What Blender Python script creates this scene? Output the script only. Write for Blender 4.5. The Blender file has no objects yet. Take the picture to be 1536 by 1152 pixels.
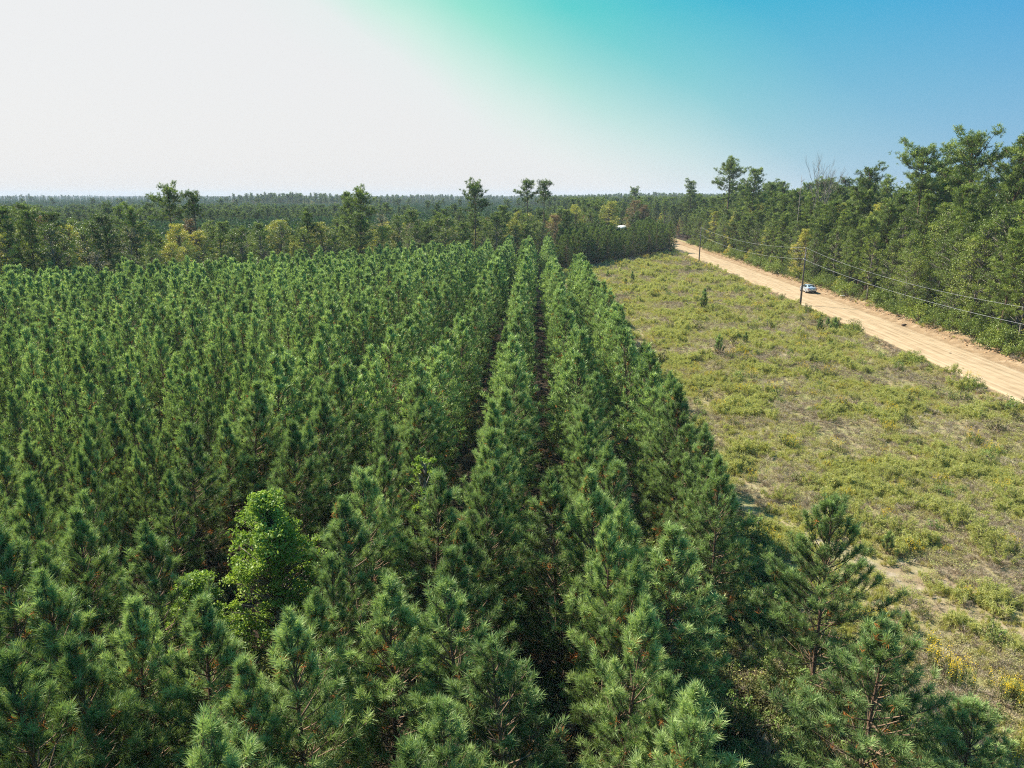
import bpy, math, random
import numpy as np
from mathutils import Vector, noise

# ------------------------------------------------------------------ camera, sky, sun, exposure
S = bpy.context.scene
COL = S.collection
CAM_H = 17.5
PITCH = math.radians(14.9)
cam = bpy.data.objects.new('camera', bpy.data.cameras.new('camera'))
COL.objects.link(cam)
cam.location = (0, 0, CAM_H)
cam.rotation_euler = (math.pi / 2 - PITCH, 0, 0)
cam.data.sensor_width = 36.0
cam.data.lens = 1067 / 1536 * 36
cam.data.clip_end = 30000
S.camera = cam

SUN_AZ = -55.0      # degrees from straight ahead (+Y), negative = left
SUN_EL = 47.0
GLOW_AZ = -35.0   # where the bright haze round the sun is widest
sun_dir = Vector((math.sin(math.radians(SUN_AZ)) * math.cos(math.radians(SUN_EL)),
                  math.cos(math.radians(SUN_AZ)) * math.cos(math.radians(SUN_EL)),
                  math.sin(math.radians(SUN_EL))))
sl = bpy.data.lights.new('sun', 'SUN')
sl.energy = 5.0
sl.angle = math.radians(0.5)
sl.color = (1.0, 0.93, 0.82)
so = bpy.data.objects.new('sun', sl)
so.rotation_euler = sun_dir.to_track_quat('Z', 'Y').to_euler()
so.location = (-20, 40, 60)
COL.objects.link(so)
S.view_settings.view_transform = 'Standard'
S.view_settings.look = 'None'
S.view_settings.gamma = 1
S.view_settings.use_curve_mapping = False
S.view_settings.exposure = 1.12


def s2l(c):
    return tuple(((x / 255) / 12.92 if x / 255 <= 0.04045 else ((x / 255 + 0.055) / 1.055) ** 2.4) for x in c)


W = bpy.data.worlds.new('World')
S.world = W
W.use_nodes = True
nt = W.node_tree
N, L = nt.nodes, nt.links
N.clear()


def nd(t, **k):
    n = N.new(t)
    for a, b in k.items():
        setattr(n, a, b)
    return n


def mth(op, a, b=None):
    n = nd('ShaderNodeMath', operation=op)
    for i, v in enumerate((a, b)):
        if v is None:
            continue
        if isinstance(v, (int, float)):
            n.inputs[i].default_value = v
        else:
            L.new(v, n.inputs[i])
    return n.outputs[0]


def ramp(fac, stops, tree=None):
    r = nd('ShaderNodeValToRGB')
    e = r.color_ramp.elements
    while len(e) < len(stops):
        e.new(0.5)
    for el, (p, c) in zip(e, stops):
        el.position = p
        el.color = (*c, 1)
    L.new(fac, r.inputs[0])
    return r.outputs[0]


tc = nd('ShaderNodeTexCoord')
nrm = nd('ShaderNodeVectorMath', operation='NORMALIZE')
L.new(tc.outputs['Generated'], nrm.inputs[0])
sep = nd('ShaderNodeSeparateXYZ')
L.new(nrm.outputs[0], sep.inputs[0])
az = mth('MULTIPLY', mth('ARCTAN2', sep.outputs[0], sep.outputs[1]), 180 / math.pi)
el = mth('MULTIPLY', mth('ARCSINE', sep.outputs[2]), 180 / math.pi)
dd = mth('ABSOLUTE', mth('ADD', az, -GLOW_AZ))
elc = mth('MAXIMUM', el, 0)
elm = mth('MINIMUM', elc, 22)
t = mth('ADD', mth('ADD', dd, GLOW_AZ), mth('MULTIPLY', elm, 1.55))
nz = nd('ShaderNodeTexNoise')
nz.inputs['Scale'].default_value = 5
nz.inputs['Detail'].default_value = 3
L.new(nrm.outputs[0], nz.inputs['Vector'])
t = mth('ADD', t, mth('MULTIPLY', mth('SUBTRACT', nz.outputs[0], 0.5), 5))
tn = mth('DIVIDE', t, 60)
high = ramp(tn, [(0.0, s2l((238, 239, 239))), (0.10, s2l((234, 240, 238))), (0.18, s2l((204, 241, 226))),
                 (0.28, s2l((148, 230, 210))), (0.41, s2l((94, 211, 208))), (0.60, s2l((66, 184, 214))),
                 (0.90, s2l((66, 166, 222)))])
low = ramp(tn, [(0.0, s2l((239, 239, 239))), (0.14, s2l((238, 240, 241))), (0.28, s2l((220, 231, 238))),
                (0.42, s2l((182, 208, 229))), (0.60, s2l((160, 194, 225))), (0.90, s2l((144, 182, 222)))])
fe = nd('ShaderNodeMapRange', interpolation_type='LINEAR')
fe.inputs[1].default_value = 0
fe.inputs[2].default_value = 13
L.new(el, fe.inputs[0])
mx = nd('ShaderNodeMix', data_type='RGBA')
L.new(fe.outputs[0], mx.inputs[0])
L.new(low, mx.inputs[6])
L.new(high, mx.inputs[7])
sky = nd('ShaderNodeTexSky', sky_type='NISHITA')
sky.sun_disc = False
sky.sun_elevation = math.radians(SUN_EL)
sky.sun_rotation = math.radians(SUN_AZ)
sky.dust_density = 2.5
sk = nd('ShaderNodeVectorMath', operation='SCALE')
L.new(sky.outputs[0], sk.inputs[0])
sk.inputs['Scale'].default_value = 0.08
m2 = nd('ShaderNodeMix', data_type='RGBA')
m2.inputs[0].default_value = 0.92
L.new(sk.outputs[0], m2.inputs[6])
L.new(mx.outputs[2], m2.inputs[7])
bg = nd('ShaderNodeBackground')
bg.inputs[1].default_value = 0.472
L.new(m2.outputs[2], bg.inputs[0])
wo = nd('ShaderNodeOutputWorld')
L.new(bg.outputs[0], wo.inputs[0])

# ------------------------------------------------------------------ helpers
rng = np.random.default_rng(7)
random.seed(7)


def G(px, py, z=0.0):
    """point of the photograph (1536 x 1152) to the place at height z"""
    x = px - 768
    y = 576 - py
    F = 1067 * math.cos(PITCH) + y * math.sin(PITCH)
    Z = y * math.cos(PITCH) - 1067 * math.sin(PITCH)
    k = (z - CAM_H) / Z
    return x * k, F * k


def P(x, y, z):
    dz = z - CAM_H
    d = y * math.cos(PITCH) - dz * math.sin(PITCH)
    u = dz * math.cos(PITCH) + y * math.sin(PITCH)
    if d < 0.5:
        return None
    return 768 + 1067 * x / d, 576 - 1067 * u / d, d


def tag(o, label=None, cat=None, group=None, kind=None):
    if label: o['label'] = label
    if cat: o['category'] = cat
    if group: o['group'] = group
    if kind: o['kind'] = kind
    return o


def unit(v):
    return v / np.maximum(np.linalg.norm(v, axis=-1, keepdims=True), 1e-9)


class MB:
    def __init__(s):
        s.v, s.f, s.t, s.n = [], [], [], 0

    def add(s, v, f, t=0.5):
        v = np.asarray(v, float).reshape(-1, 3)
        f = np.asarray(f, int).reshape(-1, 3)
        s.v.append(v)
        s.f.append(f + s.n)
        t = np.broadcast_to(np.asarray(t, float), (len(v),))
        s.t.append(t)
        s.n += len(v)

    def tube(s, pts, rad, sides=5, t=0.5):
        pts = np.asarray(pts, float)
        n = len(pts)
        d = unit(np.gradient(pts, axis=0))
        ref = np.array([0.31, 0.95, 0.1]) if abs(d[0][2]) > 0.8 else np.array([0, 0, 1.0])
        a = unit(np.cross(d, ref))
        b = np.cross(d, a)
        ang = np.linspace(0, 2 * math.pi, sides, endpoint=False)
        ring = a[:, None, :] * np.cos(ang)[None, :, None] + b[:, None, :] * np.sin(ang)[None, :, None]
        v = pts[:, None, :] + ring * np.asarray(rad, float).reshape(-1, 1, 1)
        f = []
        for i in range(n - 1):
            for j in range(sides):
                k = (j + 1) % sides
                p, q, r, u = i * sides + j, i * sides + k, (i + 1) * sides + k, (i + 1) * sides + j
                f += [(p, q, r), (p, r, u)]
        v = v.reshape(-1, 3)
        v = np.vstack([v, pts[-1:], pts[:1]])
        m = (n - 1) * sides
        for j in range(sides):
            k = (j + 1) % sides
            f += [(m + j, m + k, n * sides), (k, j, n * sides + 1)]
        s.add(v, f, t)

    def box(s, c, size, t=0.5):
        c = np.array(c, float)
        h = np.array(size, float) / 2
        v = np.array([[x, y, z] for x in (-1, 1) for y in (-1, 1) for z in (-1, 1)]) * h + c
        q = [(0, 1, 3, 2), (4, 6, 7, 5), (0, 4, 5, 1), (2, 3, 7, 6), (0, 2, 6, 4), (1, 5, 7, 3)]
        f = []
        for a, b, cc, d in q:
            f += [(a, b, cc), (a, cc, d)]
        s.add(v, f, t)

    def mesh(s, name, mat, smooth=False):
        v = np.vstack(s.v)
        f = np.vstack(s.f)
        t = np.concatenate(s.t)
        me = bpy.data.meshes.new(name)
        me.vertices.add(len(v))
        me.vertices.foreach_set('co', v.astype(np.float32).ravel())
        me.loops.add(len(f) * 3)
        me.loops.foreach_set('vertex_index', f.astype(np.int32).ravel())
        me.polygons.add(len(f))
        me.polygons.foreach_set('loop_start', np.arange(0, len(f) * 3, 3, dtype=np.int32))
        if smooth:
            me.polygons.foreach_set('use_smooth', np.ones(len(f), dtype=bool))
        at = me.attributes.new('tint', 'FLOAT', 'POINT')
        at.data.foreach_set('value', t.astype(np.float32))
        me.materials.append(mat)
        me.update(calc_edges=True)
        return me

    def obj(s, name, mat, parent=None, smooth=False):
        o = bpy.data.objects.new(name, s.mesh(name, mat, smooth))
        COL.objects.link(o)
        if parent: o.parent = parent
        return o


def blades(mb, P_, D, length, width, k, spread, tint, shoot=0.25, r=None):
    """k thin needle triangles round every shoot tip P_ with direction D"""
    r = r or rng
    n = len(P_)
    if n == 0: return
    length = np.broadcast_to(np.asarray(length, float), (n,))
    P2 = np.repeat(P_, k, 0)
    D2 = np.repeat(D, k, 0)
    L2 = np.repeat(length, k) * r.uniform(0.7, 1.1, n * k)
    t2 = np.repeat(np.broadcast_to(tint, (n,)), k) + r.uniform(-0.07, 0.07, n * k)
    rnd = unit(r.normal(size=(n * k, 3)))
    d = unit(D2 + rnd * spread)
    base = P2 - D2 * (r.uniform(0, 1, (n * k, 1)) * shoot * np.repeat(length, k)[:, None] * 2)
    side = unit(np.cross(d, unit(r.normal(size=(n * k, 3))))) * width * 0.5
    tip = base + d * L2[:, None]
    tip[:, 2] -= L2 * 0.06
    mid = base + d * L2[:, None] * 0.35
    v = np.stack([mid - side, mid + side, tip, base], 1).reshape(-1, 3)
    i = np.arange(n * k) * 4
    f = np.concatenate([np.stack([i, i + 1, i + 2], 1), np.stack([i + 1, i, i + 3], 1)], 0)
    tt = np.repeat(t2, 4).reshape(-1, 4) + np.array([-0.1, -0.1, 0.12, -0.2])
    mb.add(v, f, tt.ravel())


def leaves(mb, C, size, tint, up=0.35, r=None):
    r = r or rng
    n = len(C)
    if n == 0: return
    size = np.broadcast_to(np.asarray(size, float), (n,)) * r.uniform(0.6, 1.25, n)
    nn = unit(r.normal(size=(n, 3)) + np.array([0, 0, up]))
    a = unit(np.cross(nn, r.normal(size=(n, 3))))
    b = np.cross(nn, a)
    s1 = size[:, None] * 0.5
    v = np.stack([C - a * s1, C - b * s1 * 0.62 + nn * s1 * 0.12, C + a * s1, C + b * s1 * 0.62 + nn * s1 * 0.12], 1).reshape(-1, 3)
    i = np.arange(n) * 4
    f = np.concatenate([np.stack([i, i + 1, i + 2], 1), np.stack([i, i + 2, i + 3], 1)], 0)
    t2 = np.broadcast_to(np.asarray(tint, float), (n,)) + r.uniform(-0.1, 0.1, n)
    mb.add(v, f, np.repeat(t2, 4))


# ------------------------------------------------------------------ materials
def mat(name):
    m = bpy.data.materials.new(name)
    m.use_nodes = True
    return m


def sh(m):
    global N, L, nt
    nt = m.node_tree
    N, L = nt.nodes, nt.links
    return N['Principled BSDF']


def foliage(name, stops, rough=0.5, trans=0.35, rnd=0.35, spec=0.3, world_scale=None, world_stops=None, world_fac=0.5):
    m = mat(name)
    b = sh(m)
    at = nd('ShaderNodeAttribute', attribute_name='tint')
    oi = nd('ShaderNodeObjectInfo')
    fac = mth('ADD', at.outputs['Fac'], mth('MULTIPLY', mth('SUBTRACT', oi.outputs['Random'], 0.5), rnd))
    c = ramp(fac, stops)
    if world_scale:
        ge = nd('ShaderNodeNewGeometry')
        n1 = nd('ShaderNodeTexNoise')
        n1.inputs['Scale'].default_value = world_scale
        n1.inputs['Detail'].default_value = 4
        L.new(ge.outputs['Position'], n1.inputs['Vector'])
        wc = ramp(n1.outputs[0], world_stops)
        mm = nd('ShaderNodeMix', data_type='RGBA')
        mm.inputs[0].default_value = world_fac
        L.new(c, mm.inputs[6])
        L.new(wc, mm.inputs[7])
        c = mm.outputs[2]
    L.new(c, b.inputs['Base Color'])
    b.inputs['Roughness'].default_value = rough
    b.inputs['Specular IOR Level'].default_value = spec
    if trans > 0:
        tr = nd('ShaderNodeBsdfTranslucent')
        br = nd('ShaderNodeMix', data_type='RGBA', blend_type='MULTIPLY')
        br.inputs[0].default_value = 1
        L.new(c, br.inputs[6])
        br.inputs[7].default_value = (1.25, 1.3, 0.7, 1)
        L.new(br.outputs[2], tr.inputs[0])
        ms = nd('ShaderNodeMixShader')
        ms.inputs[0].default_value = trans
        L.new(b.outputs[0], ms.inputs[1])
        L.new(tr.outputs[0], ms.inputs[2])
        L.new(ms.outputs[0], N['Material Output'].inputs[0])
    return m


def plain(name, col, rough=0.7, metal=0.0, var=0.2, scale=3.0, stretch=(1, 1, 1), bump=0.0, spec=0.5, coat=0.0):
    m = mat(name)
    b = sh(m)
    t_ = nd('ShaderNodeTexCoord')
    mp = nd('ShaderNodeMapping')
    mp.inputs['Scale'].default_value = stretch
    L.new(t_.outputs['Object'], mp.inputs[0])
    n1 = nd('ShaderNodeTexNoise')
    n1.inputs['Scale'].default_value = scale
    n1.inputs['Detail'].default_value = 6
    L.new(mp.outputs[0], n1.inputs['Vector'])
    lo = tuple(x * (1 - var) for x in col)
    hi = tuple(min(1, x * (1 + var)) for x in col)
    c = ramp(n1.outputs[0], [(0.3, lo), (0.7, hi)])
    L.new(c, b.inputs['Base Color'])
    b.inputs['Roughness'].default_value = rough
    b.inputs['Metallic'].default_value = metal
    b.inputs['Specular IOR Level'].default_value = spec
    b.inputs['Coat Weight'].default_value = coat
    if bump:
        bm = nd('ShaderNodeBump')
        bm.inputs['Strength'].default_value = bump
        bm.inputs['Distance'].default_value = 0.05
        L.new(n1.outputs[0], bm.inputs['Height'])
        L.new(bm.outputs[0], b.inputs['Normal'])
    return m


M = {}
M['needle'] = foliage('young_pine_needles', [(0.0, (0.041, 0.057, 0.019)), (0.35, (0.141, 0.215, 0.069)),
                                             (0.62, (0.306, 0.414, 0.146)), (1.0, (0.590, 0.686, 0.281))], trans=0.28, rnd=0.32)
M['dry'] = foliage('dry_orange_needles', [(0.0, (0.22, 0.075, 0.02)), (1.0, (0.60, 0.22, 0.05))], trans=0.3, rough=0.8)
M['bark'] = plain('pine_bark', (0.13, 0.075, 0.045), 0.95, var=0.45, scale=9, stretch=(1, 1, 0.3), bump=0.6)
M['twig'] = plain('pine_twigs', (0.17, 0.11, 0.065), 0.9, var=0.35, scale=5)
M['greybark'] = plain('grey_bark', (0.22, 0.19, 0.155), 0.95, var=0.35, scale=6, stretch=(1, 1, 0.3), bump=0.5)
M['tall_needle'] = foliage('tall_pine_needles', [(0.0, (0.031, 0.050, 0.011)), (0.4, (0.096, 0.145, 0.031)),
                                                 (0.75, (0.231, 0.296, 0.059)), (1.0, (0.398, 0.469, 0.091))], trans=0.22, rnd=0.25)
M['leaf_green'] = foliage('green_hardwood_leaves', [(0.0, (0.051, 0.077, 0.015)), (0.5, (0.156, 0.211, 0.038)),
                                                    (1.0, (0.386, 0.422, 0.086))], trans=0.25)
M['leaf_yellow'] = foliage('yellowing_leaves', [(0.0, (0.168, 0.183, 0.032)), (0.5, (0.386, 0.380, 0.063)),
                                                (1.0, (0.738, 0.578, 0.112))], trans=0.25)
M['leaf_orange'] = foliage('rust_leaves', [(0.0, (0.112, 0.074, 0.034)), (0.5, (0.236, 0.148, 0.068)),
                                           (1.0, (0.372, 0.238, 0.114))], trans=0.25)
M['leaf_grey'] = foliage('thin_greyish_leaves', [(0.0, (0.144, 0.138, 0.100)), (0.5, (0.246, 0.215, 0.145)),
                                                 (1.0, (0.347, 0.304, 0.199))], trans=0.3)
M['leaf_bright'] = foliage('bright_green_leaves', [(0.0, (0.094, 0.146, 0.029)), (0.5, (0.220, 0.326, 0.057)),
                                                   (1.0, (0.423, 0.507, 0.113))], trans=0.35, rnd=0.1)
M['far_needle'] = foliage('far_needles', [(0.0, (0.032, 0.058, 0.024)), (0.5, (0.068, 0.125, 0.050)),
                                          (1.0, (0.142, 0.230, 0.090))], trans=0.2, rnd=0.4)
wst = [(0.30, (0.33, 0.26, 0.14)), (0.44, (0.40, 0.36, 0.145)), (0.53, (0.38, 0.38, 0.11)), (0.66, (0.40, 0.43, 0.12))]
M['grass'] = foliage('field_grass_blades', [(0.0, (0.356, 0.268, 0.099)), (0.4, (0.459, 0.396, 0.110)), (1.0, (0.663, 0.582, 0.209))],
                     trans=0.3, rnd=0.5, world_scale=0.11, world_stops=wst, world_fac=0.6, rough=0.7)
M['forb'] = foliage('field_weed_leaves', [(0.0, (0.253, 0.179, 0.099)), (0.5, (0.380, 0.347, 0.143)), (1.0, (0.506, 0.526, 0.231))],
                    trans=0.3, rnd=0.6, world_scale=0.16, world_stops=wst, world_fac=0.45, rough=0.7)
M['drystem'] = foliage('dry_weed_stems', [(0.0, (0.165, 0.110, 0.077)), (0.5, (0.330, 0.259, 0.198)), (1.0, (0.528, 0.451, 0.330))],
                       trans=0.2, rnd=0.6, rough=0.85)
M['fennel'] = foliage('pale_feathery_weed', [(0.0, (0.26, 0.25, 0.08)), (0.5, (0.41, 0.41, 0.135)), (1.0, (0.56, 0.55, 0.22))], trans=0.4, rnd=0.3, rough=0.7)
M['gold'] = foliage('yellow_flowers', [(0.0, (0.62, 0.40, 0.015)), (1.0, (0.85, 0.62, 0.03))], trans=0.3, rnd=0.2, rough=0.8)
M['litter_plant'] = foliage('undergrowth', [(0.0, (0.096, 0.080, 0.038)), (0.5, (0.160, 0.176, 0.053)), (1.0, (0.208, 0.304, 0.075))],
                            trans=0.25, rnd=0.8, rough=0.8)

# ------------------------------------------------------------------ the lie of the land
def rc(y):                       # centre line of the road
    if y < 65: return 48.3 + 0.065 * (y - 65)
    if y < 260: return 48.3 + 0.065 * (y - 65) - 0.000095 * (y - 65) ** 2
    return 48.3 + 0.065 * 195 - 0.000095 * 195 ** 2 + 0.028 * (y - 260)
RHW = 3.3


def sm(a, b, x):
    k = min(1, max(0, (x - a) / (b - a)))
    return k * k * (3 - 2 * k)


def gz(x, y):
    d = abs(x) + abs(y)
    fade = 1 if d < 400 else max(0, 1 - (d - 400) / 400)
    n = noise.noise(Vector((x * 0.05, y * 0.05, 1.3))) * 0.28 + noise.noise(Vector((x * 0.33, y * 0.33, 4.1))) * 0.10
    z = n * fade
    c = rc(y)
    u = x - c
    if -12 < u < 16 and y < 480:
        k = sm(-11, -7, u) * (1 - sm(10, 15, u))
        z *= 1 - k
        lum = noise.noise(Vector((x * 1.1, y * 0.8, 8.0))) * 0.14
        # ditch and spoil ridge either side of the graded road
        z += 0.32 * math.exp(-((u + 5.6) / 0.75) ** 2) + (lum if -8 < u < -4.6 else 0)
        z -= 0.22 * math.exp(-((u + 7.4) / 0.8) ** 2)
        z += 0.28 * math.exp(-((u - 5.3) / 0.6) ** 2) - 0.35 * math.exp(-((u - 7.2) / 1.0) ** 2)
        z += (lum * 1.6 if 4.6 < u < 10 else 0)
        z += 0.35 * sm(8, 11, u)
        if abs(u) < RHW + 0.3: z = -0.05
    return z


def plant_right(y):              # outermost planted row
    return 7.0 + 0.034 * y
def far_end(x):                  # where the near plantation stops
    return 171 + 1.05 * x


def sand_track(x, y):
    best = 9
    for A, B, w in (((9, 47), (14.2, 36.3), 0.9), ((14.2, 36.3), (20.8, 25.3), 1.0), ((20.8, 25.3), (26, 16.5), 1.0),
                    ((17.6, 33.6), (22.8, 24.6), 0.45), ((11.5, 50), (17.6, 33.6), 0.35)):
        ax, ay = A; bx, by = B
        k = max(0, min(1, ((x - ax) * (bx - ax) + (y - ay) * (by - ay)) / ((bx - ax) ** 2 + (by - ay) ** 2)))
        d = math.hypot(x - ax - k * (bx - ax), y - ay - k * (by - ay)) / w
        best = min(best, d)
    return best


def ground():
    xs = sorted(set([-9000, -5000, -2500, -1200, -700, -450, -300, -220] + [round(v, 2) for v in np.arange(-160, 8, 4)] +
                    [round(v, 2) for v in np.arange(8, 70, 0.5)] + [round(v, 2) for v in np.arange(70, 160, 5)] +
                    [180, 220, 300, 450, 700, 1200, 2500, 5000, 9000]))
    ys = sorted(set([-2000, -500, -200, -100, -60, -30, -10] + [round(v, 2) for v in np.arange(0, 130, 0.5)] +
                    [round(v, 2) for v in np.arange(130, 260, 1.0)] + [270, 290, 320, 360, 420, 500, 700, 1000, 1600, 2600, 5000, 10000]))
    nx, ny = len(xs), len(ys)
    V = np.zeros((ny, nx, 3)); sand = np.zeros((ny, nx)); wood = np.zeros((ny, nx)); dirt = np.zeros((ny, nx))
    for j, y in enumerate(ys):
        c = rc(y); pr = plant_right(y)
        for i, x in enumerate(xs):
            V[j, i] = (x, y, gz(x, y))
            u = x - c
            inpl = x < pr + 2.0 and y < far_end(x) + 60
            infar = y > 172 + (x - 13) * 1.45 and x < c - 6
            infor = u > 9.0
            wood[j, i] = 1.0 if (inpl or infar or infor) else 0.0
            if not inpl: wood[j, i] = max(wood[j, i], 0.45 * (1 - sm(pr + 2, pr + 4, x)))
            if y < 60 and x < 34:
                sand[j, i] = max(0, 0.52 - sand_track(x, y) * 0.42)
            if 40 > x > 14 and 75 < y < 105:
                sand[j, i] = max(sand[j, i], 0.35)
            dirt[j, i] = (1 - sm(5.2, 6.6, -u)) if u < 0 else (1 - sm(7.0, 9.6, u))
            if y > 480: dirt[j, i] = 0
    idx = np.arange(nx * ny).reshape(ny, nx)
    a, b, c2, d = idx[:-1, :-1].ravel(), idx[:-1, 1:].ravel(), idx[1:, 1:].ravel(), idx[1:, :-1].ravel()
    mb = MB()
    mb.add(V.reshape(-1, 3), np.concatenate([np.stack([a, b, c2], 1), np.stack([a, c2, d], 1)]), 0.5)
    m = mat('ground_soil_and_litter')
    bs = sh(m)
    ge = nd('ShaderNodeNewGeometry')

    def noi(sc, det=6, rg=0.6):
        n = nd('ShaderNodeTexNoise')
        n.inputs['Scale'].default_value = sc
        n.inputs['Detail'].default_value = det
        n.inputs['Roughness'].default_value = rg
        L.new(ge.outputs['Position'], n.inputs['Vector'])
        return n.outputs[0]
    big, midn, fin = noi(0.12), noi(0.9), noi(6)
    grass = ramp(mth('ADD', mth('MULTIPLY', big, 0.5), mth('MULTIPLY', midn, 0.5)),
                 [(0.38, (0.24, 0.18, 0.11)), (0.48, (0.27, 0.225, 0.115)), (0.56, (0.24, 0.225, 0.095)), (0.66, (0.24, 0.24, 0.09))])
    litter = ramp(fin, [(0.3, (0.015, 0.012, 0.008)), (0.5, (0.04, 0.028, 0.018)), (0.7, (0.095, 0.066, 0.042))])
    sandc = ramp(fin, [(0.3, (0.27, 0.205, 0.14)), (0.6, (0.38, 0.315, 0.235))])
    dirtc = ramp(mth('ADD', mth('MULTIPLY', midn, 0.6), mth('MULTIPLY', fin, 0.4)),
                 [(0.36, (0.17, 0.115, 0.065)), (0.5, (0.27, 0.18, 0.10)), (0.62, (0.36, 0.265, 0.165))])

    def attr(n):
        return nd('ShaderNodeAttribute', attribute_name=n).outputs['Fac']

    def mixc(f, A, B):
        q = nd('ShaderNodeMix', data_type='RGBA')
        L.new(f, q.inputs[0]); L.new(A, q.inputs[6]); L.new(B, q.inputs[7])
        return q.outputs[2]

    def thr(a_, n_, w=3.0):
        q = mth('MULTIPLY', mth('SUBTRACT', mth('ADD', a_, n_), 1.0), w)
        return mth('MINIMUM', mth('MAXIMUM', mth('ADD', q, 0.5), 0), 1)
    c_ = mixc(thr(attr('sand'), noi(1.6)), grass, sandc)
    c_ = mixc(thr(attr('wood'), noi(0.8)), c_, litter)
    c_ = mixc(thr(attr('dirt'), noi(0.7)), c_, dirtc)
    L.new(c_, bs.inputs['Base Color'])
    bs.inputs['Roughness'].default_value = 0.95
    bs.inputs['Specular IOR Level'].default_value = 0.1
    bu = nd('ShaderNodeBump')
    bu.inputs['Strength'].default_value = 0.9
    bu.inputs['Distance'].default_value = 0.12
    L.new(mth('ADD', midn, mth('MULTIPLY', fin, 0.4)), bu.inputs['Height'])
    L.new(bu.outputs[0], bs.inputs['Normal'])
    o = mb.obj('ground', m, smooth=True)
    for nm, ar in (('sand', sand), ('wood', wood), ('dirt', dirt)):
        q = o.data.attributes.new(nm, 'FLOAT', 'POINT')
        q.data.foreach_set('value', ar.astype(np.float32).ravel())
    tag(o, 'rough sandy soil under field, plantation and woods', 'ground', kind='structure')


ground()


def road():
    ys = np.concatenate([np.arange(-60, 300, 1.0), np.arange(300, 470, 5.0)])
    us = [-RHW - 0.45, -RHW, -3.0, -2.1, -1.3, 0, 1.3, 2.1, 3.0, RHW, RHW + 0.45]
    zs = [-0.12, 0.03, 0.06, 0.045, 0.08, 0.10, 0.08, 0.045, 0.06, 0.03, -0.12]
    V = []
    for y in ys:
        c = rc(y)
        for k, (u, z) in enumerate(zip(us, zs)):
            e = noise.noise(Vector((y * 0.35, k * 0.2, 3))) * (0.35 if k in (0, 1, 9, 10) else 0.0)
            V.append((c + u + e, y, z + noise.noise(Vector((y * 0.8, u, 2))) * 0.015))
    n = len(us)
    idx = np.arange(len(V)).reshape(-1, n)
    a, b, c2, d = idx[:-1, :-1].ravel(), idx[:-1, 1:].ravel(), idx[1:, 1:].ravel(), idx[1:, :-1].ravel()
    mb = MB()
    mb.add(V, np.concatenate([np.stack([a, b, c2], 1), np.stack([a, c2, d], 1)]))
    m = mat('packed_tan_sand')
    bs = sh(m)
    at = nd('ShaderNodeAttribute', attribute_name='across')
    ge = nd('ShaderNodeNewGeometry')
    cmb = nd('ShaderNodeCombineXYZ')
    sp = nd('ShaderNodeSeparateXYZ')
    L.new(ge.outputs['Position'], sp.inputs[0])
    L.new(at.outputs['Fac'], cmb.inputs[0])
    L.new(mth('MULTIPLY', sp.outputs[1], 0.035), cmb.inputs[1])
    n1 = nd('ShaderNodeTexNoise'); n1.inputs['Scale'].default_value = 2.6; n1.inputs['Detail'].default_value = 7
    L.new(cmb.outputs[0], n1.inputs['Vector'])
    n2 = nd('ShaderNodeTexNoise'); n2.inputs['Scale'].default_value = 0.7; n2.inputs['Detail'].default_value = 8
    L.new(ge.outputs['Position'], n2.inputs['Vector'])
    f = mth('ADD', mth('MULTIPLY', n1.outputs[0], 0.65), mth('MULTIPLY', n2.outputs[0], 0.35))
    c_ = ramp(f, [(0.36, (0.27, 0.19, 0.11)), (0.46, (0.35, 0.25, 0.15)), (0.55, (0.40, 0.295, 0.18)), (0.66, (0.45, 0.34, 0.22))])
    L.new(c_, bs.inputs['Base Color'])
    bs.inputs['Roughness'].default_value = 0.95
    bs.inputs['Specular IOR Level'].default_value = 0.1
    bu = nd('ShaderNodeBump'); bu.inputs['Strength'].default_value = 0.5; bu.inputs['Distance'].default_value = 0.06
    L.new(f, bu.inputs['Height']); L.new(bu.outputs[0], bs.inputs['Normal'])
    o = mb.obj('dirt_road', m, smooth=True)
    q = o.data.attributes.new('across', 'FLOAT', 'POINT')
    q.data.foreach_set('value', np.tile(np.array(us, dtype=np.float32), len(ys)))
    tag(o, 'straight graded tan sand road between the field and the woods', 'road', kind='structure')


road()

# ------------------------------------------------------------------ plants
UP = np.array([0, 0, 1.0])


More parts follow.
